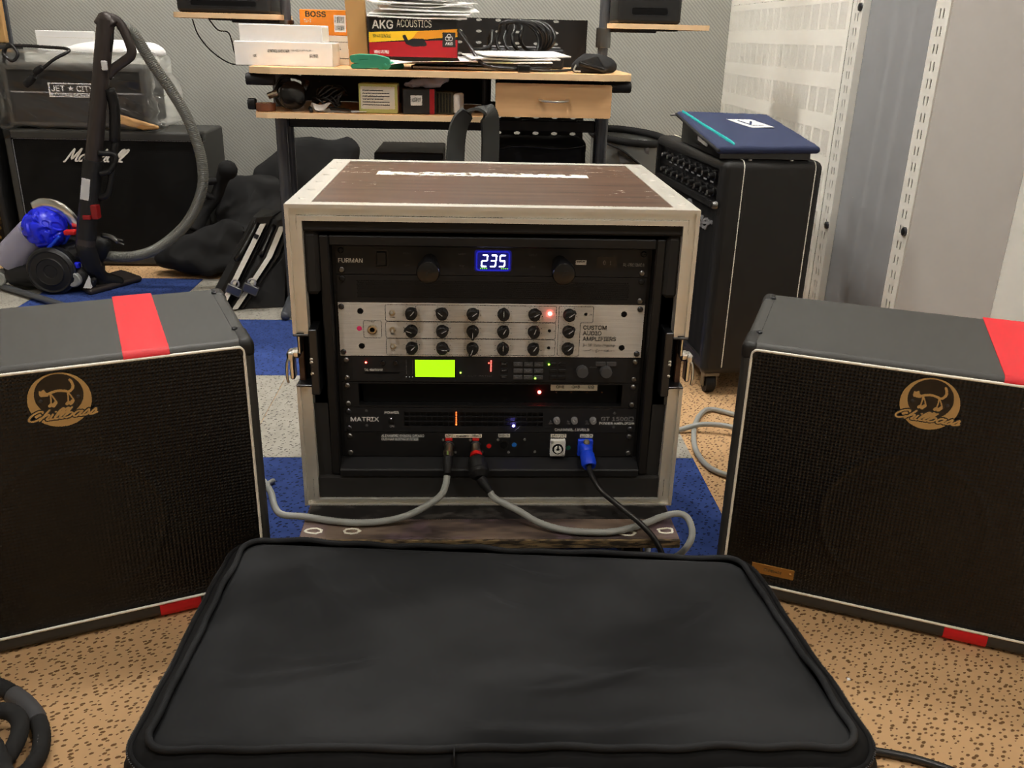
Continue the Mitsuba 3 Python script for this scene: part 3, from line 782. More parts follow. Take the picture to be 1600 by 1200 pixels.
c2 = thing('speaker_cable', 'grey speaker cable with a fat black plug in the right speaker socket of the rack', 'cable', 'grey speaker cables')
pa, pb = np.array((-.0245, PY - .004, .2370)), np.array((-.0235, PY - .032, .2265))
M_ = along(pa, pb)
add(c2, 'plug', plug, 'm_nickel', M_, smooth=35)
e = M_[:3, 3] + M_[:3, 2] * .0185
add(c2, 'red_ring', lathe([(.0060, 0), (.0098, 0), (.0102, .007), (.0060, .007)], 28), 'm_redplastic', along(e, e + M_[:3, 2]))
e2 = e + M_[:3, 2] * .0072
add(c2, 'coupler', lathe([(0, 0), (.0125, .001), (.0150, .006), (.0158, .012), (.0158, .022), (.0172, .024), (.0172, .030), (.0140, .034), (.0100, .038), (0, .038)], 32), 'm_rubber', along(e2, e2 + np.array((.006, -.030, -.022))), smooth=30)
e3 = e2 + np.array((.007, -.032, -.0235)) * .95
add(c2, 'boot', lathe([(0, 0), (.0085, 0), (.0075, .014), (.0056, .028), (0, .028)], 24), 'm_rubber', along(e3, e3 + np.array((.016, -.014, -.018))), smooth=35)
e4 = e3 + np.array((.016, -.014, -.018)) / np.linalg.norm((.016, -.014, -.018)) * .026
add(c2, 'cord', tube([e4, e4 + np.array((.010, -.008, -.0095)), (.045, -.068, .168), (.075, -.079, .154), (.110, -.090, .1475), (.150, -.097, .1468), (.194, -.096, .1468), (.240, -.078, .148), (.280, -.058, .152), (.306, -.052, .154), (.322, -.058, .148), (.326, -.078, .132), (.316, -.088, .112), (.30, -.07, .08), (.28, .0, .03), (.30, .10, .008), (.35, .2, .008)], .0056, 12, 8), 'm_cordgrey', smooth=True)
c3 = thing('power_cable', 'black power cable with a blue locking plug at the rack right side', 'cable')
pa, pb = np.array((.1590, PY - .006, .2385)), np.array((.1620, PY - .040, .2195))
M_ = along(pa, pb)
add(c3, 'plug', lathe([(0, 0), (.0105, 0), (.0110, .010), (.0098, .014), (.0120, .018), (.0125, .036), (.0105, .041), (.0080, .041), (.0075, .036), (0, .036)], 32), 'm_blueplastic', M_, smooth=35)
add(c3, 'release_button', lathe([(0, 0), (.0052, 0), (.0052, .004), (.0035, .0055), (0, .0055)], 20), 'm_nickel', fr((.1597, PY - .009, .2475), (1, 0, 0), (0, .45, 1)))
e = M_[:3, 3] + M_[:3, 2] * .034
add(c3, 'cord', tube([e, e + M_[:3, 2] * .02, (.178, -.052, .196), (.205, -.075, .180), (.235, -.098, .163), (.258, -.116, .142), (.272, -.128, .110), (.285, -.140, .050), (.305, -.135, .006), (.36, -.10, .005)], .0046, 12, 8), 'm_cordblack', smooth=True)
def blob(groups, edge=.02, smooth=6, amp=0.0, freq=20, seed=0, clampz=None):
    """hulls of spheres (x, y, z, r), joined, refined, smoothed and wrinkled"""
    ico = trimesh.creation.icosphere(subdivisions=2).vertices
    M = None
    for g in groups:
        h = m3.Manifold.hull_points(np.vstack([ico * r + np.array([x, y, z]) for x, y, z, r in g]).astype(np.float32))
        M = h if M is None else M + h
    M = M.refine_to_length(edge)
    m = from_m(M); m.merge_vertices()
    trimesh.smoothing.filter_taubin(m, iterations=smooth)
    if amp:
        n = m.vertex_normals
        q = np.asarray(m.vertices) * freq
        d = 1 - np.abs(2 * meshkit.noise(q, seed) - 1) * 1.3 + .5 * meshkit.noise(q * 2.3, seed + 1)
        m.vertices = m.vertices + n * (d - .6)[:, None] * amp
    if clampz is not None:
        v = m.vertices.copy(); v[:, 2] = np.maximum(v[:, 2], clampz); m.vertices = v
    return m

# ------------------------------------------------------------------ the two speaker cabinets
CW, CD, CH, CR = .541, .312, .446, .012
shell = rbox(0, CW, 0, CD, .002, CH, CR, 3)
fi = .0135
shell = minus(shell, mv(ext(rect(fi, fi + .006, CW - fi, CH - fi + .002, .006), .012, -.004), fr((0, 0, 0), (1, 0, 0), (0, 0, 1))) if False else mv(ext(rect(fi, .0255, CW - fi, CH - .0078, .006), .02, -.008), fr((0, 0, 0), (1, 0, 0), (0, 0, 1))))
gx0, gx1, gz0, gz1 = fi + .0005, CW - fi - .0005, .0260, CH - .0083
nu, nv = 4 * 92 + 1, 4 * 74 + 1
gu, gv = np.meshgrid(np.linspace(gx0, gx1, nu), np.linspace(gz0, gz1, nv))
gh = np.abs(np.sin((gu - gx0) * 92 * np.pi / (gx1 - gx0)) * np.sin((gv - gz0) * 74 * np.pi / (gz1 - gz0)))
gw = .0012 * np.exp(-((np.hypot(gu - .27, gv - .185) - .118) / .006) ** 2)       # the speaker's edge shows through
grV = np.stack([gu, .005 - .0017 * gh ** .8 - gw, gv], -1).reshape(-1, 3)
gk = (np.arange(nv - 1)[:, None] * nu + np.arange(nu - 1)[None]).ravel()
grille = trimesh.Trimesh(grV, np.vstack([np.c_[gk, gk + 1, gk + nu + 1], np.c_[gk, gk + nu + 1, gk + nu]]), process=False)
pin = .0155
pipe_path = np.array(list(rect(pin, .0280, CW - pin, CH - .0098, .008).exterior.coords)[:-1])
piping = tube(np.c_[pipe_path[:, 0], np.full(len(pipe_path), .0005), pipe_path[:, 1]], .0022, 8, closed=True, raw=True)
def wrap_strip(x0, x1, top):
    o = .0008
    if top:
        path = [(CD - .002, CH + o), (CR, CH + o)] + [(CR - (CR + o) * math.sin(a), CH - CR + (CR + o) * math.cos(a)) for a in np.linspace(0, 1.22, 9)[1:]]
    else:
        path = [(-o, .0257), (-o, .002 + CR)] + [(CR - (CR + o) * math.cos(a), .002 + CR - (CR + o) * math.sin(a)) for a in np.linspace(0, math.pi / 2, 7)[1:]]
    p = sg.LineString(path).buffer(.0006, cap_style=2, join_style=1, quad_segs=3)
    return mv(ext(p, x1 - x0), fr((x0, 0, 0), (0, 1, 0), (0, 0, 1)))
st_top, st_bot = wrap_strip(.361, .423, True), wrap_strip(.361, .423, False)
cp_l = rbox(-.0012, .026, -.0012, .075, CH - .030, CH + .0012, .011, 2)
cp_l2 = rbox(-.0012, .026, CD - .050, CD + .0012, CH - .030, CH + .0012, .011, 2)
def mirror(m):
    q = m.copy(); q.vertices = q.vertices * np.array([-1, 1, 1]) + np.array([CW, 0, 0]); q.invert(); return q
corners = [cp_l, cp_l2, mirror(cp_l), mirror(cp_l2)]
seam_l = sbox(.0205, .0213, .07, CD - .05, CH - .0004, CH + .0004)
foot = lathe([(0, 0), (.012, 0), (.010, .010), (0, .010)], 20)
BP = fr((.2735, .0035, .390), (1, 0, 0), (0, 0, 1))
b_disc = mv(ext(sg.Point(0, 0).buffer(.040, quad_segs=24), .0020), BP)
b_black = mv(ext(sg.Point(0, .0078).buffer(.0306, quad_segs=24), .0005, .0019), BP)
k_ = .0306
def catpoly():
    c = lambda q: [(a * .001, b * .001 + .0078) for a, b in q]
    sp = lambda q, n=6: [tuple(v[:2]) for v in spline([(a, b, 0) for a, b in c(q)], n)]
    body = unary_union([sg.LineString(sp([(-15, 2.2), (-8, 5), (0, 6.3), (8, 4.8), (12, 3.2), (16, 4.8), (19, 10), (18, 17), (16.5, 20)])).buffer(.0018)])
    head = sg.Polygon(c([(-23.5, 3), (-23.2, 8.5), (-21, 7.6), (-17.5, 9.8), (-15.5, 5), (-12, 3.5), (-14, .2), (-22.5, .8)])).buffer(.0006)
    legs = []
    for x in (-10.5, 11.0):
        for a, b in (((x + 0, 1.5), (x - 1.0, -12)), ((x + 1, 1.5), (x + 6, -10))):
            legs.append(sg.LineString(c([a, ((a[0] + b[0]) / 2 + .4, (a[1] + b[1]) / 2), b])).buffer(.00095))
        legs.append(sg.LineString(c([(x - 3.0, -14.6), (x - 1.0, -12.5)])).buffer(.0022))
        legs.append(sg.LineString(c([(x + 1.6, -15), (x + 4.8, -11)])).buffer(.0024))
    return unary_union([body, head] + legs)
b_cat = mv(ext(catpoly(), .0004, .0023), BP)
cword = script_fit('Chillbass', -.042, .044, -.0268, .0140, .0025, .35)
b_back = mv(ext(cword.buffer(.0015), .0006, .0019), BP)
b_word = mv(ext(cword, .0004, .0024), BP)
b_screw = mv(lathe([(.0030, 0), (.0022, .001), (0, .0014)], 14), np.eye(4))
def speaker_cab(xf, label, plate=False):
    t = thing('speaker_cabinet', label, 'speaker cabinet')
    add(t, 'shell', shell, 'm_tolex', xf, smooth=30)
    add(t, 'grille', grille, 'm_grille', xf, smooth=True, label='black woven grille cloth')
    add(t, 'piping', piping, 'm_piping', xf, smooth=True, label='white piping round the grille')
    add(t, 'red_stripe', st_top, 'm_tolexred', xf, label='red stripe over the top')
    add(t, 'red_stripe', st_bot, 'm_tolexred', xf, label='red stripe on the bottom rim')
    for i, c in enumerate(corners):
        k = add(t, 'corner_protector', c, 'm_tolexdark', xf, smooth=30)
        x = .0185 if i < 2 else CW - .0185
        y = (.058 if i % 2 == 0 else CD - .038)
        add(k, 'screw', screw_head, 'm_darksteel', xf @ tr(x, y, CH + .0012))
    for m in (seam_l, mirror(seam_l)):
        add(t, 'seam', m, 'm_black', xf)
    for x in (.05, CW - .05):
        for y in (.04, CD - .04):
            add(t, 'foot', foot, 'm_rubber', xf @ tr(x, y, 0))
    b = add(t, 'badge', b_disc, 'm_gold', xf, label='round gold badge with a cat')
    add(b, 'black_field', b_black, 'm_gloss', xf)
    add(b, 'cat_figure', b_cat, 'm_gold', xf)
    add(b, 'word_outline', b_back, 'm_ink', xf)
    add(b, 'word', b_word, 'm_gold', xf)
    for x in (-.0235, .0235):
        add(b, 'screw', b_screw, 'm_darksteel', xf @ BP @ tr(x, .0015, .0023))
    if plate:
        p = add(t, 'name_plate', cbox(.060, .128, .0030, .0048, .0475, .0660, .0003), 'm_brass', xf, label='small brass plate')
        add(p, 'screw', b_screw, 'm_brass', xf @ fr((.122, .003, .0568), (1, 0, 0), (0, 0, 1)))
        add(p, 'engraving', mv(text('Chillbass', .0050, .028, False, .0003), fr((.080, .003, .0545), (1, 0, 0), (0, 0, 1))), 'm_ink', xf)
    return t
aL = math.radians(22.957)
oL = np.array([-.356, -.045]) - CW * np.array([math.cos(aL), math.sin(aL)])
speaker_cab(tr(oL[0], oL[1], 0) @ rot('z', 22.957), 'black speaker cabinet with red stripe left of the flight case, no brass plate')
speaker_cab(tr(.382, -.039, 0) @ rot('z', -23.561), 'black red-striped speaker cabinet right of the flight case, brass plate at its lower corner', True)

# ------------------------------------------------------------------ padded bag in front
bag = thing('gear_bag', 'large black padded zip bag lying flat on the floor in front of the flight case', 'bag')
cor = [(-.372, -.136, .026), (.368, -.194, .030), (.402, -.572, .030), (-.384, -.562, .026)]
def rounded(cor, grow=0.0):
    p = sg.Polygon([(x, y) for x, y, r in cor]).buffer(-.030).buffer(.030 + grow, quad_segs=8)
    return p
def ringpts(poly, n=260):
    L = poly.exterior; return np.array([L.interpolate(i / n, normalized=True).coords[0] for i in range(n)])
base_poly = rounded(cor)
NB = 300
def bag_ring(grow, z):
    r = ringpts(rounded(cor, grow), NB); s = np.argmin(np.hypot(r[:, 0] + .38, r[:, 1] + .34)); r = np.roll(r, -s, 0)
    if r[NB // 4, 1] < -.34: r = np.roll(r[::-1], 1, 0)
    k = np.arange(NB)
    return np.c_[r, np.full(NB, z) + .0015 * np.sin(k * .21) + .001 * np.sin(k * .53 + 1)]
TZ = .158
rings = [bag_ring(g, z) for g, z in ((.010, .004), (.022, .010), (.030, .030), (.034, .060), (.033, .095), (.027, .125), (.017, .146), (.006, TZ - .003), (-.002, TZ - .001))]
rings[0][:, 2] = .003
V = list(rings); F = []
def stitch(a, b):
    for k in range(NB):
        k2 = (k + 1) % NB
        F.extend([(a + k, a + k2, b + k2), (a + k, b + k2, b + k)])
n_r = len(rings)
for i in range(n_r - 1):
    stitch(i * NB, (i + 1) * NB)
side = trimesh.Trimesh(np.vstack(rings), np.array(F), process=False)
if side.face_normals[:200].dot(np.array([0, 0, 1])).mean() < -2: side.invert()
# bottom cap
bv = np.vstack([rings[0], rings[0].mean(0)])
bf = [(k, NB, (k + 1) % NB) for k in range(NB)]
side = cat(side, trimesh.Trimesh(bv, np.array(bf), process=False))
add(bag, 'body', side, 'm_fabricdark', smooth=50)
top0 = bag_ring(-.004, TZ)
cen = np.array([.0, -.36, TZ])
K = 110
tv = []
creases = [((-.34, -.452), (-.13, -.415), .0030, .010), ((-.30, -.41), (-.19, -.405), .0022, .008), ((.02, -.485), (.22, -.425), .0030, .012), ((-.28, -.20), (-.16, -.36), .0035, .025), ((-.18, -.22), (-.09, -.345), .0032, .022), ((-.03, -.28), (.06, -.335), .0030, .018),
           ((.0, -.21), (.12, -.255), .0025, .014), ((.30, -.30), (.16, -.40), .0022, .022), ((-.05, -.54), (.25, -.525), .0025, .016), ((.05, -.45), (.33, -.44), .0022, .020), ((-.25, -.30), (-.22, -.40), .0025, .02), ((.18, -.22), (.22, -.33), .0022, .02)]
for i in range(K):
    t_ = 1 - i / K
    p = cen + (top0 - cen) * t_
    tv.append(p)
tv = np.vstack(tv + [cen[None]])
tt = np.r_[np.repeat(1 - np.arange(K) / K, NB), 0.0]
x, y = tv[:, 0], tv[:, 1]
edge = 1 - np.clip((tt - .90) / .10, 0, 1) ** 2
dz = .010 * (1 - tt ** 2) * .6 + .007 * edge
dz += edge * .0065 * (meshkit.noise(np.c_[x * 9, y * 12, x * 0], 3) - .5) + edge * .0022 * (meshkit.noise(np.c_[x * 26, y * 34, x * 0], 5) - .5)
for (ax, ay), (bx, by), h, w in creases:
    w = w * .7; d = np.array([bx - ax, by - ay]); L = np.linalg.norm(d); d /= L
    s = (x - ax) * d[0] + (y - ay) * d[1]; q = -(x - ax) * d[1] + (y - ay) * d[0] + .012 * np.sin(s / L * 3)
    f = np.exp(-(q / w) ** 2) * np.clip(s / .03, 0, 1) * np.clip((L - s) / .05, 0, 1)
    dz += edge * h * 2.1 * f - edge * h * 1.2 * np.exp(-((q - w * 1.4) / w) ** 2) * np.clip(s / .03, 0, 1) * np.clip((L - s) / .05, 0, 1)
tv[:, 2] = TZ - .004 + dz
tf = []
for i in range(K - 1):
    for k in range(NB):
        k2 = (k + 1) % NB
        tf += [(i * NB + k, i * NB + k2, (i + 1) * NB + k2), (i * NB + k, (i + 1) * NB + k2, (i + 1) * NB + k)]
tf += [((K - 1) * NB + k, (K - 1) * NB + (k + 1) % NB, K * NB) for k in range(NB)]
topm = trimesh.Trimesh(tv, np.array(tf), process=False)
if topm.face_normals[:, 2].mean() < 0: topm.invert()
add(bag, 'top_panel', topm, 'm_fabric', smooth=True, label='creased black fabric top')
pp = bag_ring(-.003, TZ + .003)
pp[:, :2] += (.0022 * np.sin(np.arange(NB) * .47) * np.sin(np.arange(NB) * .11))[:, None] * 0.6
add(bag, 'piping', tube(pp, .0042, 10, closed=True, raw=True), 'm_fabric', smooth=True)
zp = bag_ring(.0175, .1475)
add(bag, 'zipper', tube(zp, .0030, 8, closed=True, raw=True), 'm_fabricdark', smooth=True)
zq = bag_ring(.0205, .1470)
teeth = []
L_ = sg.LinearRing(zq[:, :2])
for i in range(760):
    p = L_.interpolate(i / 760, normalized=True).coords[0]; q = L_.interpolate(((i + .5) % 760) / 760, normalized=True).coords[0]
    a = math.atan2(q[1] - p[1], q[0] - p[0])
    j = int(np.argmin(np.hypot(zq[:, 0] - p[0], zq[:, 1] - p[1])))
    teeth.append(mv(trimesh.creation.box(extents=(.0016, .0030, .0034)), tr(p[0], p[1], zq[j, 2]) @ rot('z', math.degrees(a))))
add(bag, 'zipper_teeth', cat(*teeth), 'm_panel2', kind='stuff')
add(bag, 'seam_flap', cbox(-.050, -.0485, -.580, -.563, .150, TZ + .0075, .0005), 'm_fabric')

# ------------------------------------------------------------------ small things on the floor in front
cb = thing('braided_cable', 'coiled dark braided cable with grey sleeve on the floor in the lower left corner', 'cable')
r_ = lambda t: .0108 + .0004 * math.sin(t * 900)
add(cb, 'cord', tube([(-.86, -.33, .011), (-.78, -.27, .011), (-.715, -.272, .011), (-.66, -.300, .012), (-.618, -.338, .014), (-.588, -.380, .014), (-.578, -.425, .012), (-.600, -.475, .011), (-.65, -.510, .011), (-.72, -.50, .011), (-.76, -.44, .012), (-.74, -.385, .018), (-.69, -.352, .024), (-.640, -.352, .029), (-.610, -.385, .031), (-.605, -.44, .029), (-.63, -.50, .026), (-.70, -.54, .02)], r_, 12, 24), 'm_gig', smooth=True)
add(cb, 'cord', tube([(-.80, -.37, .012), (-.72, -.372, .020), (-.66, -.395, .040), (-.61, -.440, .046), (-.57, -.500, .03), (-.55, -.56, .012)], r_, 12, 24), 'm_gig', smooth=True)
add(cb, 'sleeve', tube([(-.664, -.2985, .012), (-.640, -.317, .013), (-.616, -.340, .014), (-.604, -.356, .0145)], .0124, 14, 8), 'm_printfaint', smooth=True, label='grey heat-shrink sleeve')
fine = []
for k in range(5):
    o = (k - 2) * .0035
    fine.append(tube([(-.588 + o, -.385, .0235 - abs(o)), (-.578 + o, -.425, .0215 - abs(o)), (-.598 + o * .6, -.475, .0205 - abs(o))], .0006, 5, 8))
    fine.append(tube([(-.655 + o * .4, -.398 + o, .0495 - abs(o)), (-.61 + o * .6, -.440 + o * .8, .0555 - abs(o)), (-.57 + o, -.500, .0395 - abs(o))], .0006, 5, 8))
add(cb, 'braid_threads', cat(*fine), 'm_printdim', kind='stuff')
cd = thing('floor_cable', 'black cable leaving the right front corner of the padded bag across the brown floor', 'cable')
add(cd, None, tube([(.41, -.425, .006), (.47, -.415, .006), (.528, -.425, .006), (.578, -.447, .006), (.66, -.50, .006), (.76, -.52, .006)], .0055, 12, 10), 'm_cordblack', smooth=True)
for (x, y, s), l in zip(((-.476, -.291, 1.0), (.527, -.272, 1.3)), ('tiny white paper scrap on the brown floor left of the padded bag', 'tiny white paper scrap on the brown floor right of the padded bag')):
    t = thing('paper_scrap', l, 'scrap')
    add(t, None, mv(trimesh.convex.convex_hull(np.array([(-.002, -.002, 0), (.0025, -.001, 0), (.001, .003, 0), (-.001, .002, .0015), (.0015, 0, .002)]) * s), tr(x, y, .0001)), 'm_white')
gc = thing('floor_cable', 'grey cable looped on the brown floor between the flight case and the right speaker cabinet', 'cable')
add(gc, None, tube([(.72, .60, .007), (.66, .66, .007), (.603, .712, .007), (.562, .722, .007), (.515, .640, .007), (.482, .510, .007), (.486, .412, .007), (.52, .365, .007), (.57, .345, .007), (.64, .37, .008), (.66, .50, .012), (.600, .578, .0205), (.526, .603, .0205), (.462, .596, .008), (.40, .57, .008), (.30, .60, .008)], .0062, 12, 10), 'm_cordgrey', smooth=True)
# ------------------------------------------------------------------ guitar cabinet and wrapped amplifier head, back left
gcab = thing('guitar_cabinet', 'black guitar speaker cabinet with a white script logo behind the vacuum cleaner', 'guitar cabinet')
MX, MY, MW, MD, MH = -1.765, 2.14, .725, .30, .512
mx = tr(MX, MY, 0)
mshell = minus(rbox(0, MW, 0, MD, .004, MH, .012, 2), mv(ext(rect(.026, .034, MW - .026, MH - .030), .03, -.012), fr((0, 0, 0), (1, 0, 0), (0, 0, 1))))
add(gcab, 'shell', mshell, 'm_tolex', mx, smooth=30)
add(gcab, 'grille', cbox(.0265, MW - .0265, .008, .012, .0345, MH - .0305, .0003), 'm_grillefar', mx)
add(gcab, 'piping', mv(ext(outline(rect(.029, .037, MW - .029, MH - .033), .0028), .002), fr((0, .0075, 0), (1, 0, 0), (0, 0, 1))), 'm_printdim', mx)
lg = script_fit('Marshall', .205, .450, MH - .112, .044, .0058, .45)
add(gcab, 'logo', mv(ext(lg, .004), fr((0, .0075, 0), (1, 0, 0), (0, 0, 1))), 'm_piping', mx, label='white script logo')
for x in (0, MW):
    a, b = (-.002, .035) if x == 0 else (MW - .035, MW + .002)
    for z0, z1 in ((MH - .04, MH + .002), (.002, .042)):
        add(gcab, 'corner_protector', rbox(a, b, -.002, .05, z0, z1, .012, 1), 'm_gloss', mx, smooth=30)
head = thing('amplifier_head', 'guitar amplifier head under clear plastic wrap on top of the black guitar cabinet', 'amplifier head')
HX, HY, HW, HD, HH = -1.745, 2.165, .515, .20, .222
hx = tr(HX, HY, MH + .006)
add(head, 'shell', minus(rbox(0, HW, 0, HD, 0, HH, .012, 2), sbox(.02, HW - .02, -.01, .012, .02, HH - .02)), 'm_tolex', hx, smooth=30)
add(head, 'control_panel', cbox(.021, HW - .021, .008, .0115, .022, .120, .0005), 'm_panel2', hx)
add(head, 'grille', cbox(.021, HW - .021, .008, .0115, .128, HH - .022, .0005), 'm_grillefar', hx)
add(head, 'trim_strip', cbox(.021, HW - .021, .006, .0115, .121, .127, .0005), 'm_printdim', hx)
bd = add(head, 'badge', cat(cbox(.160, .335, .0045, .0075, .108, .158, .0005)), 'm_print', hx)
add(bd, 'field', mv(ext(rect(.166, .124, .329, .154), .0005), fr((0, .0045, 0), (1, 0, 0), (0, 0, 1))), 'm_ink', hx)
star = sg.Polygon([((.011 if i % 2 == 0 else .0045) * math.sin(i * math.pi / 5), (.011 if i % 2 == 0 else .0045) * math.cos(i * math.pi / 5)) for i in range(10)])
add(bd, 'lettering', mv(cat(text('JET', .020, .050, True, .0005, .170, .129, .0004), text('CITY', .020, .060, True, .0005, .262, .129, .0004), ext(affinity.translate(star, .241, .139), .0005, .0004)), fr((0, .0045, 0), (1, 0, 0), (0, 0, 1))), 'm_print', hx)
add(bd, 'small_lettering', mv(text('AMPLIFICATION', .009, .150, True, .0005, .172, .1115, 0), fr((0, .0045, 0), (1, 0, 0), (0, 0, 1))), 'm_ink', hx)
for i in range(6):
    add(head, 'control_knob', cyl(.009, .014, 14), 'm_gloss', hx @ fr((.30 + .032 * i, .008, .085), (1, 0, 0), (0, 0, 1)))
wrap = thing('plastic_wrap', 'crumpled clear plastic wrap draped over the amplifier head', 'plastic wrap')
wm = blob([[(HX + a, HY + b, MH + .03 + c, .018) for a in (-.005, HW + .005) for b in (-.012, HD + .0) for c in (0.0, HH - .012)],
           [(HX + HW - .02, HY + .01, MH + .04, .02), (HX + HW - .02, HY + .01, MH + HH - .02, .02), (HX + HW + .09, HY + .06, MH + .06, .02), (HX + HW + .07, HY + .06, MH + HH - .06, .02), (HX + HW - .02, HY + HD - .03, MH + .04, .02), (HX + HW - .02, HY + HD - .03, MH + HH - .03, .02)]], .008, 2, .006, 11, 2, MH + .003)
wv = np.asarray(wm.vertices)
wq = np.c_[(wv[:, 0] * .34 + wv[:, 2] * .94) * 26, (wv[:, 0] * .94 - wv[:, 2] * .34) * 5, wv[:, 1] * 12]
wr_ = np.abs(2 * meshkit.noise(wq, 4) - 1)
wm.vertices = wv + wm.vertex_normals * (.020 * (.5 - wr_) + .007 * meshkit.noise(wq * 2.1, 6))[:, None]
add(wrap, None, wm, 'm_plasticwrap', smooth=True)
wt = thing('white_sheet', 'white crumpled plastic sheet heaped on top of the wrapped amplifier head', 'plastic sheet')
zt = MH + HH + .046
add(wt, None, blob([[(-1.56, 2.30, zt + .004, .014), (-1.20, 2.28, zt + .004, .014), (-1.40, 2.36, zt + .030, .016), (-1.25, 2.36, zt + .020, .014)]], .014, 2, .010, 14, 5, zt - .008), 'm_white', smooth=True)
wbx = thing('white_box', 'flat white box standing upright at the back on the wrapped amplifier head', 'box')
add(wbx, 'body', mv(cbox(-.108, .108, -.012, .012, 0, .085, .002), tr(-1.60, 2.42, zt - .012)), 'm_white')
add(wbx, 'lid_seam', mv(cbox(-.1085, .1085, -.0125, .0125, .060, .0615, .0003), tr(-1.60, 2.42, zt - .012)), 'm_label')
mb = thing('microphone_cable', 'black cable with a plug hanging over the front of the wrapped amplifier head', 'cable')
add(mb, 'cord', tube([(-1.78, 2.30, .72), (-1.70, 2.16, .775), (-1.665, 2.13, .80), (-1.64, 2.125, .77), (-1.66, 2.12, .745), (-1.69, 2.125, .77), (-1.66, 2.13, .795), (-1.55, 2.15, .793), (-1.47, 2.15, .785), (-1.52, 2.12, .75), (-1.60, 2.115, .69)], .0055, 8, 8), 'm_cordblack', tr(0, -.026, .006), smooth=True)
add(mb, 'plug', mv(lathe([(0, 0), (.012, .004), (.014, .03), (.010, .05), (0, .052)], 16), along((-1.59, 2.116, .697), (-1.64, 2.112, .650))), 'm_rubber', tr(0, -.026, .006), smooth=30)
add(mb, 'plug', mv(lathe([(0, 0), (.010, .004), (.012, .026), (.008, .04), (0, .042)], 16), along((-1.555, 2.116, .728), (-1.60, 2.112, .700))), 'm_rubber', tr(0, -.026, .006), smooth=30)
pf = thing('beige_pouch', 'flat beige pouch showing through the plastic at the right end of the amplifier head', 'pouch')
add(pf, None, blob([[(-1.33, 2.142, .565, .006), (-1.20, 2.142, .528, .006), (-1.36, 2.142, .552, .006), (-1.25, 2.142, .524, .006)]], .012, 2, .002, 30, 4), 'm_tan', smooth=True)
lc = thing('speaker_cabinet', 'dark cabinet with gold-flecked grille cut off by the left picture edge', 'speaker cabinet')
add(lc, 'shell', minus(rbox(-2.42, -1.80, 2.13, 2.50, .004, .80, .012, 1), sbox(-2.40, -1.82, 2.10, 2.142, .03, .775)), 'm_tolexdark', smooth=30)
add(lc, 'grille', cbox(-2.3995, -1.8205, 2.136, 2.141, .0305, .7745, .0005), 'm_leopard')
wbd = thing('wooden_board', 'light brown wooden board standing against the grey wall at the upper left edge', 'board')
add(wbd, None, cbox(-2.25, -1.875, 2.52, 2.545, .802, 1.75, .003), 'm_tan')

# ------------------------------------------------------------------ vacuum cleaner
vc = thing('vacuum_cleaner', 'cylinder vacuum cleaner with a blue cyclone and grey hose in front of the guitar cabinet', 'vacuum cleaner')
wheel = lathe([(0, .010), (.022, .010), (.024, .013), (.044, .016), (.046, .019), (.050, .016), (.066, .014), (.072, .017), (.079, .010), (.082, .0), (.082, -.03), (0, -.03)], 44)
for s in (-1, 1):
    y = 1.735 if s < 0 else 1.905
    W = add(vc, 'wheel', wheel, 'm_tolexdark', fr((-1.478, y, .083), (1, 0, 0), (0, 0, 1)) if s < 0 else fr((-1.478, y, .083), (-1, 0, 0), (0, 0, 1)), smooth=25)
    add(W, 'rim', lathe([(.0790, .0095), (.0835, .006), (.0840, -.004), (.0800, -.006)], 44), 'm_darksteel', fr((-1.478, y, .083), (1, 0, 0), (0, 0, 1)) if s < 0 else fr((-1.478, y, .083), (-1, 0, 0), (0, 0, 1)), smooth=25)
add(vc, 'body', blob([[(-1.62, 1.78, .055, .04), (-1.62, 1.87, .055, .04), (-1.40, 1.78, .06, .045), (-1.40, 1.87, .06, .045)], [(-1.46, 1.80, .11, .05), (-1.36, 1.82, .12, .035), (-1.33, 1.82, .16, .03)]], .012, 4), 'm_tolexdark', smooth=True)
ax0, ax1 = np.array((-1.655, 1.80, .10)), np.array((-1.535, 1.79, .205))
bin_ = add(vc, 'dust_bin', lathe([(0, 0), (.050, 0), (.056, .006), (.058, .15), (0, .15)], 36), mat('m_bin', lin(150, 148, 166), .25, spec=.5), along(ax0, ax1), smooth=35, label='translucent grey dust bin')
def cyclone():
    m = trimesh.creation.icosphere(subdivisions=5, radius=1.0)
    v = m.vertices
    a = np.arctan2(v[:, 1], v[:, 0]); q = .5 + .5 * np.sin(a * 9 + 2.2 * np.sin(v[:, 2] * 6))
    r = 1 - .10 * q ** 3 * (v[:, 2] < .55) - .05 * (meshkit.noise(v * 4, 9) > .6)
    m.vertices = v * r[:, None] * np.array([.076, .072, .070])
    return m
ax = along((-1.500, 1.785, .222), (-1.44, 1.775, .300))
add(vc, 'cyclone', cyclone(), 'm_bluecyc', ax, smooth=True, label='blue grooved cyclone housing')
for k in range(3):
    add(vc, 'cyclone_rib', tube([(.078 * math.cos(a), .074 * math.sin(a), z) for a, z in ((k * .9 - 2.2, -.03), (k * .9 - 2.1, .0), (k * .9 - 2.0, .03))], .006, 8, 6), 'm_blueplastic', ax, smooth=True)
add(vc, 'carry_handle', tube([(-1.53, 1.79, .290), (-1.49, 1.785, .305), (-1.44, 1.785, .292), (-1.405, 1.79, .250), (-1.395, 1.80, .20)], .012, 12, 8, flat=(.008, .020)), 'm_chrome', smooth=True)
add(vc, 'red_button', rbox(-1.425, -1.385, 1.745, 1.775, .205, .222, .006), 'm_redplastic', smooth=30)
add(vc, 'blue_button', rbox(-1.425, -1.385, 1.735, 1.76, .092, .112, .006), 'm_bluecyc', smooth=30)
roller = lathe([(0, 0), (.008, 0), (.010, .003), (.022, .004), (.026, .0), (.026, -.05), (0, -.05)], 28)
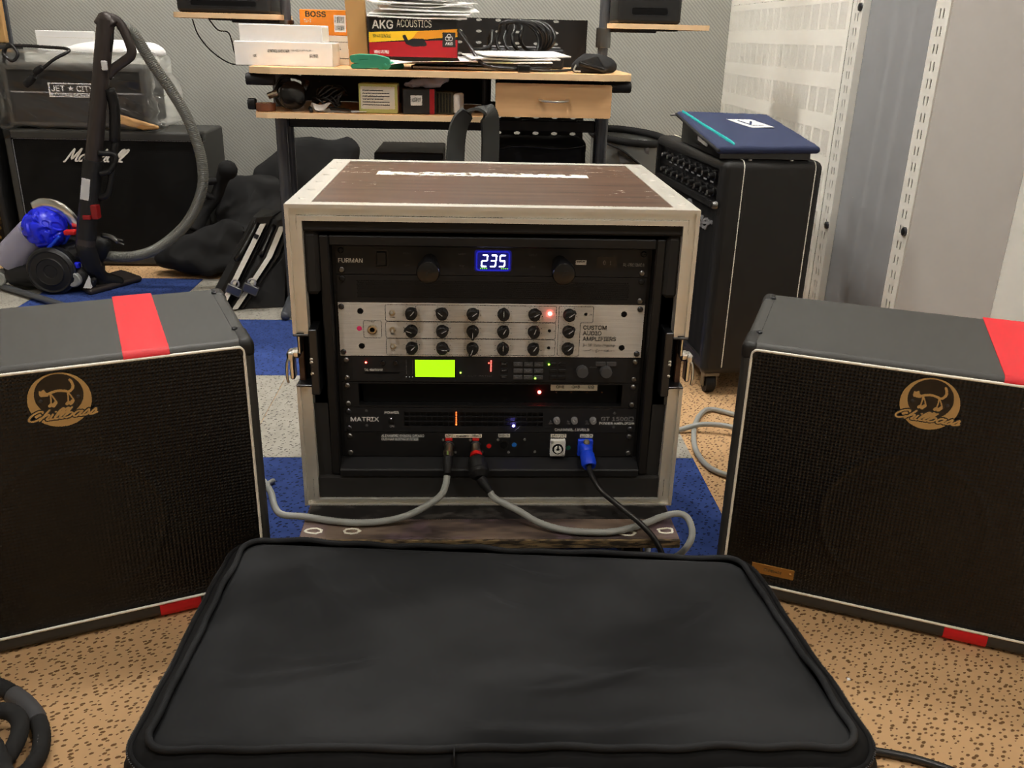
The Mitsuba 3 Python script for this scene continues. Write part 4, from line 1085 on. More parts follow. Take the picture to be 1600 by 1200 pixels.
for x, y, z in ((-1.408, 1.725, .055), (-1.675, 1.755, .048)):
    add(vc, 'roller', roller, 'm_cordgrey', fr((x, y, z), (1, 0, 0), (0, 0, 1)), smooth=30)
add(vc, 'roller_arm', cat(tube([(-1.408, 1.76, .055), (-1.37, 1.79, .09), (-1.36, 1.80, .14)], .018, 10, 6), tube([(-1.675, 1.79, .048), (-1.64, 1.80, .07)], .02, 10, 6)), 'm_tolexdark', smooth=True)
# wand parked in front, floor head below
w0, w1 = np.array((-1.352, 1.735, .17)), np.array((-1.181, 1.74, .894))
wu = (w1 - w0) / np.linalg.norm(w1 - w0)
wandm = mat('m_wand', lin(60, 54, 52), .35, .3)
wd = add(vc, 'wand', tube([w0, w0 + wu * .18, w0 + wu * .181, w1], lambda t: .031 if t < .34 else .0265, 18, 8), wandm, smooth=40)
add(wd, 'outer_sleeve', tube([w0 + wu * .03, w0 + wu * .30], .0325, 18, 6), 'm_tolexdark', smooth=40)
add(wd, 'tag', mv(rbox(-.014, .014, -.001, .001, -.036, .036, .0008, 1), fr(w0 + wu * .205 + np.array((-.005, -.034, 0)), (1, 0, -.23), (0, 1, 0)) @ np.eye(4)), 'm_print', label='white tag on the wand')
add(wd, 'red_catch', cat(rbox(-1.332, -1.306, 1.697, 1.712, .268, .284, .004), rbox(-1.306, -1.284, 1.705, 1.742, .268, .318, .006)), mat('m_darkred', lin(140, 24, 26), .4), smooth=30)
add(wd, 'clamp', cat(tube([w0 + wu * .255 + (.03, -.02, 0), w0 + wu * .262 + (.062, -.01, .004), w0 + wu * .315 + (.070, .0, 0), w0 + wu * .325 + (.02, -.02, 0)], .009, 8, 6), tube([w0 + wu * .17 + (.03, 0, 0), w0 + wu * .20 + (.062, 0, 0), w0 + wu * .36 + (.060, .01, 0)], .012, 8, 6), tube([w0 + wu * .36 + (.060, .01, 0), w0 + wu * .47 + (.048, .01, 0), w0 + wu * .53 + (.030, .0, 0)], .017, 10, 6)), 'm_black', smooth=True)
add(vc, 'handle', cat(tube([w1 + wu * .002 + (-.02, 0, 0), w1 + (.012, 0, .004), (-1.143, 1.75, .880), (-1.122, 1.752, .822), (-1.122, 1.752, .790), (-1.150, 1.752, .768), (-1.180, 1.75, .748), (-1.205, 1.745, .722)], .012, 10, 8, flat=(.010, .015)), tube([w1 + (-.022, 0, -.02), w1 + (.0, 0, .003), w1 + (.02, 0, -.02)], .020, 10, 5)), wandm, smooth=True)
add(vc, 'trigger', tube([(-1.185, 1.735, .80), (-1.172, 1.735, .84), (-1.178, 1.738, .872)], .009, 8, 5), 'm_black', smooth=True)
add(vc, 'latch', rbox(-1.205, -1.188, 1.708, 1.722, .742, .772, .004), 'm_print', smooth=30)
hp = spline([(-1.150, 1.765, .880), (-1.120, 1.79, .852), (-1.080, 1.80, .772), (-1.024, 1.81, .674), (-.984, 1.82, .583), (-.958, 1.83, .458), (-.968, 1.83, .351), (-1.030, 1.83, .238), (-1.135, 1.83, .150), (-1.235, 1.84, .113), (-1.335, 1.85, .110), (-1.40, 1.86, .11)], 110)
step = np.r_[0, np.cumsum(np.linalg.norm(np.diff(hp, axis=0), axis=1))]
ss = np.arange(0, step[-1], .0014)
hp = np.stack([np.interp(ss, step, hp[:, i]) for i in range(3)], 1)
add(vc, 'hose', tube(hp, lambda t: .0176 + .0014 * math.sin(t * step[-1] / .0062 * 2 * math.pi), 14, raw=True), mat('m_hose', lin(122, 123, 117), .4, .3, spec=.5), smooth=True, label='grey ribbed hose')
fh = add(vc, 'floor_head', blob([[(-1.43, 1.82, .012, .012), (-1.355, 1.73, .012, .012), (-1.255, 1.91, .012, .012), (-1.345, 1.99, .012, .012)]], .02, 1), wandm, smooth=30)
add(fh, 'swivel_neck', blob([[(-1.352, 1.735, .17, .032), (-1.350, 1.76, .10, .030)], [(-1.350, 1.76, .10, .030), (-1.345, 1.80, .045, .026)], [(-1.345, 1.80, .045, .026), (-1.345, 1.80, .02, .02), (-1.30, 1.84, .02, .018), (-1.37, 1.80, .02, .018)], [(-1.365, 1.75, .018, .016), (-1.345, 1.745, .05, .010)]], .010, 4), 'm_tolexdark', smooth=True)
add(fh, 'pale_insert', mv(trimesh.convex.convex_hull(np.array([(-1.378, 1.726, .026), (-1.350, 1.722, .026), (-1.358, 1.740, .068), (-1.372, 1.755, .03), (-1.348, 1.750, .03)])), np.eye(4)), 'm_print')
add(vc, 'cable_plug', cat(tube([(-1.30, 1.76, .205), (-1.27, 1.755, .20), (-1.245, 1.75, .185)], .009, 8, 5), tube([(-1.25, 1.75, .195), (-1.228, 1.748, .19)], .003, 6, 3), tube([(-1.25, 1.75, .184), (-1.226, 1.748, .176)], .003, 6, 3)), 'm_steel', smooth=True)
fcb = thing('floor_cable', 'dark grey pipe lying on the carpet tiles at the left picture edge', 'pipe')
add(fcb, None, tube([(-2.0, 2.0, .016), (-1.692, 1.783, .016), (-1.502, 1.645, .016), (-1.35, 1.53, .016)], .011, 12, 6), 'm_greytube', smooth=True)

# ------------------------------------------------------------------ soft black bags and leaning hard case
g1 = thing('gig_bag', 'slumped black gig bag lying between the guitar cabinet and the desk', 'bag')
add(g1, None, blob([[(-1.17, 2.02, .052, .045), (-1.02, 1.98, .045, .04), (-.90, 2.06, .05, .045), (-.96, 2.07, .15, .05), (-1.02, 2.05, .13, .04)], [(-.915, 2.24, .16, .07), (-.93, 2.12, .14, .06), (-.96, 2.26, .25, .07), (-.85, 2.26, .25, .08), (-.83, 2.18, .12, .10), (-.93, 2.08, .06, .05)], [(-.96, 2.27, .22, .03), (-.94, 2.30, .29, .03)]], .016, 3, .028, 11, 21, .002), 'm_gig', smooth=True)
g2 = thing('gig_bag', 'tall rounded black gig bag leaning against the grey wall behind the desk leg', 'bag')
add(g2, None, blob([[(-.90, 2.42, .08, .07), (-.60, 2.42, .08, .07), (-.88, 2.48, .30, .06), (-.75, 2.50, .40, .06), (-.55, 2.50, .40, .06)]], .020, 4, .016, 8, 5, .002), 'm_gig', smooth=True)
g3 = thing('padded_strap', 'black padded strap with a rounded end sticking up from the slumped gig bag', 'strap')
add(g3, None, cat(tube([(-.945, 2.10, .385), (-.965, 2.10, .355), (-1.00, 2.10, .28), (-1.05, 2.09, .22), (-1.08, 2.06, .16)], lambda t: .036 - .014 * min(1, t * 3) + .02 * max(0, t - .6), 14, 8), trimesh.creation.icosphere(subdivisions=3, radius=.036).apply_translation((-.945, 2.10, .383)), tube([(-.985, 2.09, .345), (-1.03, 2.08, .335), (-1.035, 2.08, .30), (-1.00, 2.09, .28)], .013, 8, 6)), 'm_gig', smooth=True)
hc = thing('hard_case', 'black hard case with two aluminium strips and latches leaning beside the desk leg', 'case')
s1 = [np.array(p) for p in ((-.731, 1.68, .269), (-.778, 1.62, .174), (-.840, 1.55, .050))]
s2 = [np.array(p) for p in ((-.669, 1.68, .261), (-.706, 1.62, .170), (-.816, 1.55, .009))]
bk = np.array((.0, .17, -.01))
def seg_hull(a, b, off, back, th):
    pts = []
    for p in (a, b):
        for o in (0, 1):
            for w in (-th, th):
                pts.append(p + off + bk * o * back + np.array((w, 0, w * .1)))
    return trimesh.convex.convex_hull(np.array(pts))
F0 = np.array((0, .008, 0))
sh1 = [seg_hull(a, b, F0 + np.array((-.004, .006, 0)), 1.0, .026) for a, b in ((s1[0] + (0.004, .01, .018), s1[1]), (s1[1], s1[2] + (-.02, -.012, -.036)))]
sh2 = [seg_hull(a, b, F0 + np.array((.004, .006, 0)), 1.0, .026) for a, b in ((s2[0] + (0.004, .01, .018), s2[1]), (s2[1], s2[2] + (-.005, -.003, -.004)))]
add(hc, 'shell', cat(*sh1, *sh2), 'm_gloss')
fr_pts = np.array([(-.772, 1.715, .285), (-.656, 1.715, .272), (-.830, 1.665, .170), (-.658, 1.655, .170), (-.905, 1.60, .040), (-.885, 1.575, .003), (-.820, 1.568, .003), (-.664, 1.60, .003)])
add(hc, 'lid', trimesh.convex.convex_hull(np.vstack([fr_pts, fr_pts + (0, .14, 0)])), 'm_black')
mk = s1[0] * .62 + s1[1] * .38
add(hc, 'dark_mark', mv(cbox(-.007, .007, -.0015, .0, -.008, .008, .0004), tr(*(mk + (0, -.0135, .0))) @ rot('y', 24)), 'm_ink')
for s in (s1, s2):
    e = s[2] + (s[2] - s[1]) * (.30 if s is s1 else .0)
    st = add(hc, 'aluminium_strip', cat(*[seg_hull(a, b, np.array((0, -.004, 0)), .03, .0098) for a, b in ((s[0], s[1]), (s[1], e))]), 'm_alu')
for (x, y, z) in ((-.8135, 1.565, .083), (-.7615, 1.575, .085)):
    l = add(hc, 'latch', rbox(-.026, .026, -.016, .004, -.016, .016, .005), 'm_steel', tr(x, y - .006, z - .010) @ rot('y', 25), smooth=30)
    add(l, 'ring', mv(trimesh.creation.torus(.012, .0035, major_sections=18, minor_sections=8), fr((x + .005, y - .012, z + .012), (1, 0, 0), (0, 0, 1))), 'm_chrome', smooth=True)
rb = [tube([s1[0] + (-.024, .016, 0), s1[1] + (-.026, .016, 0), s1[1] + (-.04, .016, -.02)], .012, 10, 6), tube([s2[0] + (-.030, .016, 0), s2[1] + (-.032, .016, 0)], .010, 10, 6)]
add(hc, 'rib', rb[0], 'm_gloss', smooth=True); add(hc, 'rib', rb[1], 'm_gloss', smooth=True)

# ------------------------------------------------------------------ desk
dk_ = thing('studio_desk', 'light wood studio desk with a drawer, grey tube legs and raised monitor shelves', 'desk')
def plank(poly, z0, th, part, parent=dk_):
    m = ext(poly, th, z0)
    k = add(parent, part, m, 'm_pear')
    add(k, 'edge_band', ext(poly.buffer(.0012, join_style=1).difference(poly.buffer(-.0002)), th - .001, z0 + .0005), 'm_pearedge')
    return k
top_p = sg.Polygon([(-.672, 1.50), (-.668, 1.385), (-.600, 1.345), (.345, 1.345), (.425, 1.385), (.440, 1.47), (.445, 1.93), (-.672, 1.93)]).buffer(-.02).buffer(.02)
plank(top_p, .759, .018, 'desktop')
low_p = sg.Polygon([(-.662, 1.42), (-.655, 1.375), (-.62, 1.360), (.000, 1.360), (.028, 1.40), (.028, 1.85), (-.662, 1.85)]).buffer(-.012).buffer(.012)
plank(low_p, .638, .016, 'lower_shelf')
dr_ = add(dk_, 'drawer', mv(ext(rect(.034, .655, .371, .748, .006), .016), fr((0, 1.386, 0), (1, 0, 0), (0, 0, 1))), 'm_pear')
add(dr_, 'drawer_box', cbox(.044, .361, 1.390, 1.80, .66, .744, .002), 'm_black')
add(dr_, 'handle', tube([(.164, 1.370, .704), (.166, 1.352, .7035), (.180, 1.343, .702), (.203, 1.340, .7015), (.226, 1.343, .702), (.240, 1.352, .7035), (.242, 1.370, .704)], .0045, 10, 6, flat=(.0065, .0035)), 'm_chrome', smooth=True)
add(dk_, 'side_cheek', cbox(.372, .376, 1.40, 1.80, .655, .758, .001), 'm_black')
add(dk_, 'divider', tube([(.006, 1.62, .655), (.006, 1.62, .758)], .009, 12, 3), 'm_greytube', smooth=True)
for x in (-.632, .382):
    lg_ = add(dk_, 'leg', cat(tube([(x, 1.60, .03), (x, 1.60, .757)], .018, 16, 3), tube([(x + .004, 1.69, .03), (x + .004, 1.69, .757)], .018, 16, 3), cbox(x - .004, x + .004, 1.60, 1.69, .20, .70, .001)), 'm_greytube', smooth=35)
    add(lg_, 'foot', blob([[(x, 1.46, .016, .016), (x, 1.86, .016, .016), (x, 1.60, .030, .022), (x, 1.70, .030, .022)]], .03, 1), 'm_greytube', smooth=True)
    po = add(dk_, 'upper_post', tube([(x + .008, 1.75, .757), (x + .008, 1.75, 1.25)], .0165, 16, 3), 'm_greytube', smooth=35)
    add(po, 'collar', lathe([(.0168, 0), (.023, 0), (.024, .004), (.024, .055), (.023, .06), (.0168, .06)], 24), 'm_steel', tr(x + .008, 1.75, .845), smooth=30)
for x0, x1, y in ((-.68, -.66, 1.40), (.40, .42, 1.40)):
    add(dk_, 'end_cap', mv(cyl(.016, x1 - x0 + .06, 16), fr(((x0 if x0 < 0 else x0 - .05), y, .742), (0, 1, 0), (0, 0, 1))), 'm_rubber', smooth=30)
    add(dk_, 'side_rail', cbox((x0 + x1) / 2 - .012, (x0 + x1) / 2 + .012, 1.41, 1.86, .735, .7585, .002), 'm_black')
add(dk_, 'end_cap', mv(cyl(.016, .022, 16), fr((-.687, 1.43, .672), (0, 1, 0), (0, 0, 1))), 'm_rubber', smooth=30)
for sgn, xa, xb in ((-1, -.955, -.628), (1, .398, .718)):
    cx_ = (xa + xb) / 2
    sp_ = rect(xa, 1.665, xb, 1.90, .03)
    k = plank(sp_, .9035, .0155, 'monitor_shelf')
    add(k, 'bracket', cat(cbox(min(cx_, (-.624 if sgn < 0 else .39)), max(cx_, (-.624 if sgn < 0 else .39)), 1.735, 1.765, .893, .9030, .002), cbox(cx_ - .06, cx_ + .06, 1.69, 1.81, .899, .9034, .001)), 'm_black')
hs = []
for r in range(4):
    for c in range(13):
        hs.append(affinity.scale(sg.Point(-.54 + .066 * c, .815 + .036 * r).buffer(.010, quad_segs=4), 1, .42))
add(dk_, 'back_panel', mv(ext(sg.box(-.605, .775, .360, .929).difference(unary_union(hs)), .003), fr((0, 1.95, 0), (1, 0, 0), (0, 0, 1))), 'm_black')
hs = []
for c in range(5):
    for r in range(3):
        hs.append(affinity.scale(sg.Point(.06 + .066 * c, .50 + .055 * r).buffer(.011, quad_segs=4), 1, .5))
add(dk_, 'modesty_panel', mv(ext(sg.box(.010, .45, .360, .66).difference(unary_union(hs)), .003), fr((0, 1.93, 0), (1, 0, 0), (0, 0, 1))), 'm_black')
add(dk_, 'shelf_back', cbox(-.605, .030, 1.84, 1.846, .655, .7585, .001), 'm_black')
add(dk_, 'cross_rail', cbox(-.612, .362, 1.62, 1.65, .59, .625, .003), 'm_black')

def box_thing(name, label, x0, x1, y0, y1, z0, z1, m, rz=0, cat_='box', c=.0015):
    t = thing(name, label, cat_)
    xf = tr((x0 + x1) / 2, (y0 + y1) / 2, z0) @ rot('z', rz)
    w, d = (x1 - x0) / 2, (y1 - y0) / 2
    add(t, 'body', cbox(-w, w, -d, d, 0, z1 - z0, c), m, xf)
    return t, xf, w, d
def fprint(t, part, poly, m, xf, d, h=.0005, w=0.0, label=None):
    return add(t, part, mv(ext(poly, h, w), fr((0, -d, 0), (1, 0, 0), (0, 0, 1))), m, xf, label=label)
def ftext(t, s, h, x, z, m, xf, d, width=None, bold=True, w=.0005):
    return add(t, 'lettering', mv(text(s, h, width, bold, .0004, x, z, w), fr((0, -d, 0), (1, 0, 0), (0, 0, 1))), m, xf)
def barcode(w, h, seed):
    r = random.Random(seed); x = 0; ps = []
    while x < w - .002:
        a = .0008 + .0012 * r.random(); ps.append(rect(x, 0, min(x + a, w), h)); x += a + .0008 + .001 * r.random()
    return unary_union(ps)
TZ_ = .7772
b, xf, w, d = box_thing('white_box', 'long flat white carton on the left end of the desktop, lower of two', -.720, -.440, 1.45, 1.60, TZ_, TZ_ + .066, 'm_white', 0)
ftext(b, 'CONTROL SWITCHER', .0075, -.045, .037, 'm_ink', xf, d, .062)
ftext(b, 'PRO MIDI CONTROLLER 6', .0045, .022, .041, 'm_printdim', xf, d, .062, False)
fprint(b, 'barcode', affinity.translate(barcode(.026, .010, 5), .075, .024), 'm_ink', xf, d)
ftext(b, 'CE', .006, -.088, .024, 'm_printdim', xf, d)
add(b, 'end_flap', cbox(w - .003, w + .0008, -d + .004, d - .004, .004, .062, .0004), 'm_label', xf)
b, xf, w, d = box_thing('white_box', 'plain white carton on the left end of the desktop, upper of two', -.705, -.468, 1.46, 1.59, TZ_ + .0665, TZ_ + .112, 'm_white', 0)
add(b, 'end_flap', cbox(w - .003, w + .0008, -d + .004, d - .004, .004, .040, .0004), 'm_label', xf)
b, xf, w, d = box_thing('white_box', 'white carton under the orange pedal box on the desktop', -.560, -.395, 1.63, 1.78, TZ_, TZ_ + .085, 'm_label', 0)
ftext(b, 'MODEL', .008, .005, .045, 'm_printdim', xf, d, .035); fprint(b, 'lid_line', rect(-w + .002, .018, w - .002, .021), 'm_printdim', xf, d); fprint(b, 'lid_line', rect(-w + .002, .066, w - .002, .068), 'm_printdim', xf, d)
b, xf, w, d = box_thing('pedal_box', 'bright orange pedal box on top of a white carton on the desktop', -.560, -.405, 1.63, 1.77, TZ_ + .0855, TZ_ + .158, mat('m_orange', lin(236, 138, 30), .45), 0)
ftext(b, 'BOSS', .015, -w + .018, .052, 'm_ink', xf, d, .062)
ftext(b, 'TU-3', .009, -w + .012, .036, 'm_label', xf, d, .022)
fprint(b, 'sticker', rect(.026, .010, .062, .058), 'm_white', xf, d)
fprint(b, 'barcode', affinity.translate(barcode(.030, .018, 8), .029, .036), 'm_ink', xf, d, .0004, .0005)
fprint(b, 'barcode', affinity.translate(barcode(.030, .014, 9), .029, .015), 'm_ink', xf, d, .0004, .0005)
pl_ = thing('wooden_plank', 'tan wooden plank standing upright on the desktop between the boxes', 'plank')
add(pl_, None, mv(cbox(-.029, .029, -.010, .010, 0, .55, .002), tr(-.372, 1.535, TZ_) @ rot('y', -2.2)), 'm_tan')
b, xf, w, d = box_thing('headphone_box', 'black yellow and red product box leaning on the desktop under a pile of papers', -.338, -.078, 1.50, 1.62, TZ_ + .030, TZ_ + .138, 'm_black', 0)
xf2 = xf
AKY, AKR, AKO = mat('m_yellow', lin(246, 200, 40), .45), mat('m_red', lin(176, 22, 34), .45), mat('m_orange2', lin(226, 150, 36), .45)
fprint(b, 'yellow_band', sg.Polygon([(-w, .040), (w, .060), (w, .080), (-w, .068)]), AKY, xf, d)
fprint(b, 'orange_band', sg.Polygon([(-.01, .046), (w, .062), (w, .082), (.015, .074)]), AKO, xf, d, .0004, .0004)
fprint(b, 'red_band', sg.Polygon([(-w, .002), (w, .002), (w, .052), (-w, .040)]), AKR, xf, d)
ftext(b, 'AKG', .022, -w + .010, .079, 'm_white', xf, d, .062)
ftext(b, 'ACOUSTICS', .020, -w + .082, .084, 'm_label', xf, d, .102, False)
ftext(b, 'SR 40 SINGLE', .0085, -w + .012, .054, 'm_ink', xf, d, .052)
ftext(b, 'WMS 40 PRO', .0085, -w + .014, .010, 'm_white', xf, d, .044)
fprint(b, 'picture', affinity.translate(strokes([[(-.03, 0), (-.012, .006), (.016, .006), (.022, -.004), (-.012, -.006), (-.03, 0)], [(-.012, 0), (.016, 0)], [(-.03, 0), (-.038, .016)]], .010), .012, .042), 'm_panel2', xf, d, .0004, .0009)
fprint(b, 'logo_square', rect(w - .044, .032, w - .006, .072), 'm_ink', xf, d, .0004, .0009)
fprint(b, 'logo_rings', unary_union([outline(sg.Point(w - .025 + dx, .057 + dz).buffer(.0055), .0018) for dx, dz in ((-.005, -.002), (.005, -.002), (0, .005))]), 'm_print', xf, d, .0004, .0013)
ftext(b, 'AKG', .0075, w - .036, .0375, 'm_white', xf, d, .022, True, .0013)
def sheet(L, W_, seed, amp=.010, n=14, th=.0006):
    """one bent sheet with thickness"""
    u = np.linspace(-.5, .5, n); A, B = np.meshgrid(u, u)
    z = amp * (meshkit.noise(np.stack([A * 2.2 + seed * 7, B * 2.2, A * 0], -1).reshape(-1, 3), seed).reshape(n, n)) + amp * .6 * np.abs(A) ** 2
    z = z - z.min()
    t = np.stack([A * L, B * W_, z + th], -1).reshape(-1, 3); bt = np.stack([A * L, B * W_, z], -1).reshape(-1, 3)
    f = []
    N = n * n
    for i in range(n - 1):
        for j in range(n - 1):
            a = i * n + j
            f += [(a, a + 1, a + n + 1), (a, a + n + 1, a + n), (N + a, N + a + n + 1, N + a + 1), (N + a, N + a + n, N + a + n + 1)]
    B = list(range(n)) + [i * n + n - 1 for i in range(1, n)] + [N - 1 - i for i in range(1, n)] + [N - n - i * n for i in range(1, n - 1)]
    for i in range(len(B)):
        a, b2_ = B[i], B[(i + 1) % len(B)]
        f += [(a, N + a, N + b2_), (a, N + b2_, b2_)]
    return trimesh.Trimesh(np.vstack([t, bt]), np.array(f), process=False)
SH5 = sheet(.27, .13, 9, .005, 14, .0035)
SH = [sheet(.297, .19, 1, .004, 14, .0035), sheet(.29, .19, 2, .007, 14, .0035), sheet(.21, .148, 3, .006, 14, .003), sheet(.24, .17, 4, .010, 14, .003)]
zp_ = TZ_ + .1395
for i, (s, x, y, a, l) in enumerate(((1, -.20, 1.58, 3, 'lowest white paper in the pile on the product box'), (0, -.185, 1.58, -4, 'second white paper from below in the pile on the product box'), (1, -.17, 1.59, 8, 'third white paper from below in the pile on the product box'), (3, -.15, 1.60, -10, 'fourth white paper from below in the pile on the product box'), (0, -.20, 1.60, 14, 'curled white paper fifth from below in the pile on the product box'), (2, -.20, 1.59, -18, 'small white paper sixth from below in the pile on the product box'), (3, -.19, 1.60, 4, 'topmost white paper in the pile on the product box'))):
    t = thing('paper', l, 'paper', 'papers on the product box')
    add(t, None, SH[s], 'm_white', tr(x, y, zp_ + .004 + .0098 * i) @ rot('z', a) @ rot('x', 4), smooth=40)
gcl = thing('green_cloth', 'folded green cloth at the front edge of the desktop', 'cloth')
gm = mat('m_greencloth', lin(48, 132, 102), .9, sheen=.5)
fold = sg.LineString([(-.045, .004), (.0, .006), (.035, .008), (.040, .014), (.03, .019), (-.02, .016), (-.045, .020), (-.048, .027), (-.03, .030), (.02, .029), (.05, .022), (.055, .010), (.050, .003), (.03, .003)]).buffer(.0060)
add(gcl, None, mv(ext(fold, .075), fr((-.325, 1.362, TZ_ + .0030), (.95, .05, .0), (0, 0, 1)) @ tr(0, 0, -.075)), gm)
add(gcl, 'tail', blob([[(-.30, 1.40, TZ_ + .012, .010), (-.24, 1.45, TZ_ + .008, .007), (-.28, 1.37, TZ_ + .010, .008)]], .01, 2, .003, 30, 3), gm, smooth=True)
mg = thing('magazine', 'pale pink and green magazine under the product box on the desktop', 'magazine')
add(mg, 'cover', mv(sheet(.30, .20, 6, .028), tr(-.17, 1.46, TZ_ + .011) @ rot('z', -3)), mat('m_pinkpaper', lin(222, 196, 192), .5), smooth=True)
add(mg, 'inner_pages', mv(sheet(.25, .15, 7, .012), tr(-.17, 1.50, TZ_ + .011) @ rot('z', 5)), 'm_white', smooth=True)
m2 = thing('magazine', 'yellow-green leaflet lying right of the product box on the desktop', 'leaflet')
add(m2, None, mv(sheet(.24, .12, 8, .012), tr(-.03, 1.48, TZ_ + .014) @ rot('z', -6)), mat('m_limepaper', lin(206, 210, 128), .5), smooth=True)
for i, (x, y, z, a, l) in enumerate(((.06, 1.52, .020, 6, 'white papers right of the yellow-green leaflet, lowest sheet'), (.08, 1.52, .029, 12, 'white papers right of the yellow-green leaflet, middle sheet'), (.11, 1.53, .037, 20, 'white papers right of the yellow-green leaflet, top curled sheet'))):
    t = thing('paper', l, 'paper', 'papers on the right of the desktop')
    add(t, None, SH5, 'm_white', tr(x, y - .035, TZ_ + z + .006) @ rot('z', a) @ rot('x', 5), smooth=40)
dkf = thing('dark_folder', 'dark grey folder under the papers on the desktop', 'folder')
add(dkf, 'cover', mv(cbox(-.19, .20, -.075, .075, 0, .010, .002), tr(-.02, 1.52, TZ_ + .0005) @ rot('z', -2)), 'm_panel2')
add(dkf, 'pages', mv(cbox(-.185, .19, -.0765, -.06, .002, .008, .0005), tr(-.02, 1.52, TZ_ + .0005) @ rot('z', -2)), 'm_label')
cc = thing('cable_coil', 'coil of black cable standing on the desktop right of the product box', 'cable')
lp = []
for k in range(5):
    for a in np.linspace(0, 2 * math.pi, 14)[:-1]:
        lp.append((.115 + .018 * k - .02 + (.078 - .006 * k) * math.cos(a + 2.6), 1.625 + .022 * math.sin(a * 2 + k) + .006 * k, .857 + .004 * k + (.060 - .004 * k) * math.sin(a + 2.6)))
add(cc, 'loops', tube(lp, .0058, 8, 4), 'm_cordblack', smooth=True)
add(cc, 'tail', tube([lp[0], (0.02, 1.58, .845), (-.03, 1.55, .835), (-.06, 1.52, .870), (-.075, 1.50, .885), (-.04, 1.46, .84), (.0, 1.40, .795), (.08, 1.375, .786), (.15, 1.42, .787), (.20, 1.45, .79)], .0052, 8, 8), 'm_cordblack', smooth=True)
pw = thing('power_adapter', 'small black power adapter on the front edge of the desktop above the drawer', 'adapter')
add(pw, 'body', rbox(.095, .132, 1.362, 1.392, TZ_ + .0005, TZ_ + .020, .004), 'm_gloss', smooth=30)
add(pw, 'cord', tube([(.13, 1.38, TZ_ + .008), (.17, 1.385, TZ_ + .006), (.22, 1.40, TZ_ + .006), (.27, 1.43, TZ_ + .01)], .0035, 8, 6), 'm_cordblack', smooth=True)
pch = thing('black_pouch', 'soft black pouch on the right end of the desktop', 'pouch')
add(pch, 'body', blob([[(.272, 1.44, TZ_ + .018, .016), (.345, 1.42, TZ_ + .012, .010), (.385, 1.50, TZ_ + .018, .016), (.31, 1.52, TZ_ + .035, .018), (.36, 1.53, TZ_ + .035, .016)]], .010, 3, .004, 25, 4, TZ_ + .001), 'm_gig', smooth=True)
add(pch, 'flap', blob([[(.285, 1.425, TZ_ + .026, .008), (.345, 1.405, TZ_ + .012, .008), (.330, 1.45, TZ_ + .036, .010)]], .010, 2, .002, 25, 6, TZ_ + .001), 'm_gloss', smooth=True)
add(pch, 'clip', tube([(.268, 1.42, TZ_ + .022), (.262, 1.40, TZ_ + .008), (.28, 1.395, TZ_ + .006)], .003, 6, 5), 'm_chrome', smooth=True)
dv = thing('black_device', 'long dark device lying behind the cable coil on the desktop', 'device')
add(dv, 'body', rbox(-.02, .26, 1.70, 1.80, TZ_ + .0008, TZ_ + .060, .008), 'm_panel2', smooth=30)
add(dv, 'pale_top', cbox(.0, .25, 1.72, 1.79, TZ_ + .0605, TZ_ + .066, .002), 'm_printdim')

# monitors on the shelves
def monitor(label, x0, x1, y0, y1, z0, slot):
    t = thing('studio_monitor', label, 'monitor speaker')
    add(t, 'cabinet', rbox(x0, x1, y0, y1, z0, z0 + .38, .012, 2), 'm_tolexdark', smooth=30)
    cx = (x0 + x1) / 2
    add(t, 'bass_port', mv(ext(outline(slot, .003), .0015), fr((cx, y0, z0), (1, 0, 0), (0, 0, 1))), 'm_panel2')
    add(t, 'port_recess', mv(ext(slot.buffer(-.002), .0006), fr((cx, y0, z0), (1, 0, 0), (0, 0, 1))), 'm_deep')
    for z, r in ((.19, .07), (.31, .03)):
        add(t, 'driver', mv(lathe([(0, .002), (r * .3, .004), (r * .4, .001), (r * .9, .006), (r, .003), (r, -.002)], 32), fr((cx, y0, z0 + z), (1, 0, 0), (0, 0, 1))), 'm_gloss', smooth=30)
    return t
monitor('black studio monitor on the left raised shelf of the desk', -.940, -.655, 1.675, 1.88, .9195, rect(-.10, .018, .10, .036, .006))
monitor('black studio monitor on the right raised shelf of the desk', .420, .622, 1.675, 1.88, .9195, rect(-.058, .024, .058, .048, .008))
wc = thing('thin_cable', 'thin black cable hanging below the left raised monitor shelf', 'cable')
add(wc, None, cat(tube([(-.955, 1.88, .90), (-.945, 1.90, .85), (-.91, 1.92, .80), (-.86, 1.94, .765), (-.80, 1.95, .76)], .0022, 6, 8), tube([(-.90, 1.88, .90), (-.88, 1.90, .87), (-.85, 1.92, .86), (-.84, 1.93, .80)], .0022, 6, 8)), 'm_cordblack', smooth=True)

# on the lower shelf
LZ = .6545
tp = thing('tape_roll', 'brown adhesive tape roll at the left end of the lower shelf', 'tape')
add(tp, 'roll', minus(lathe([(0, 0), (.027, 0), (.028, .002), (.028, .020), (.027, .022), (0, .022)], 32), mv(trimesh.creation.cylinder(.016, .1), tr(0, 0, 0))), mat('m_browntape', lin(112, 66, 44), .4), tr(-.632, 1.405, LZ + .0006), smooth=30)
add(tp, 'core', minus(lathe([(0, 0), (.0158, 0), (.0158, .0215), (0, .0215)], 28), mv(trimesh.creation.cylinder(.0135, .1), tr(0, 0, 0))), 'm_tan', tr(-.632, 1.405, LZ + .0006))
hd = thing('headphones', 'black headphones lying on the left of the lower shelf', 'headphones')
add(hd, 'ear_cup', mv(lathe([(0, 0), (.034, 0), (.040, .008), (.040, .028), (.030, .036), (0, .038)], 28), fr((-.565, 1.44, LZ + .042), (.9, .4, .1), (0, .1, 1)) ), 'm_gloss', smooth=35)
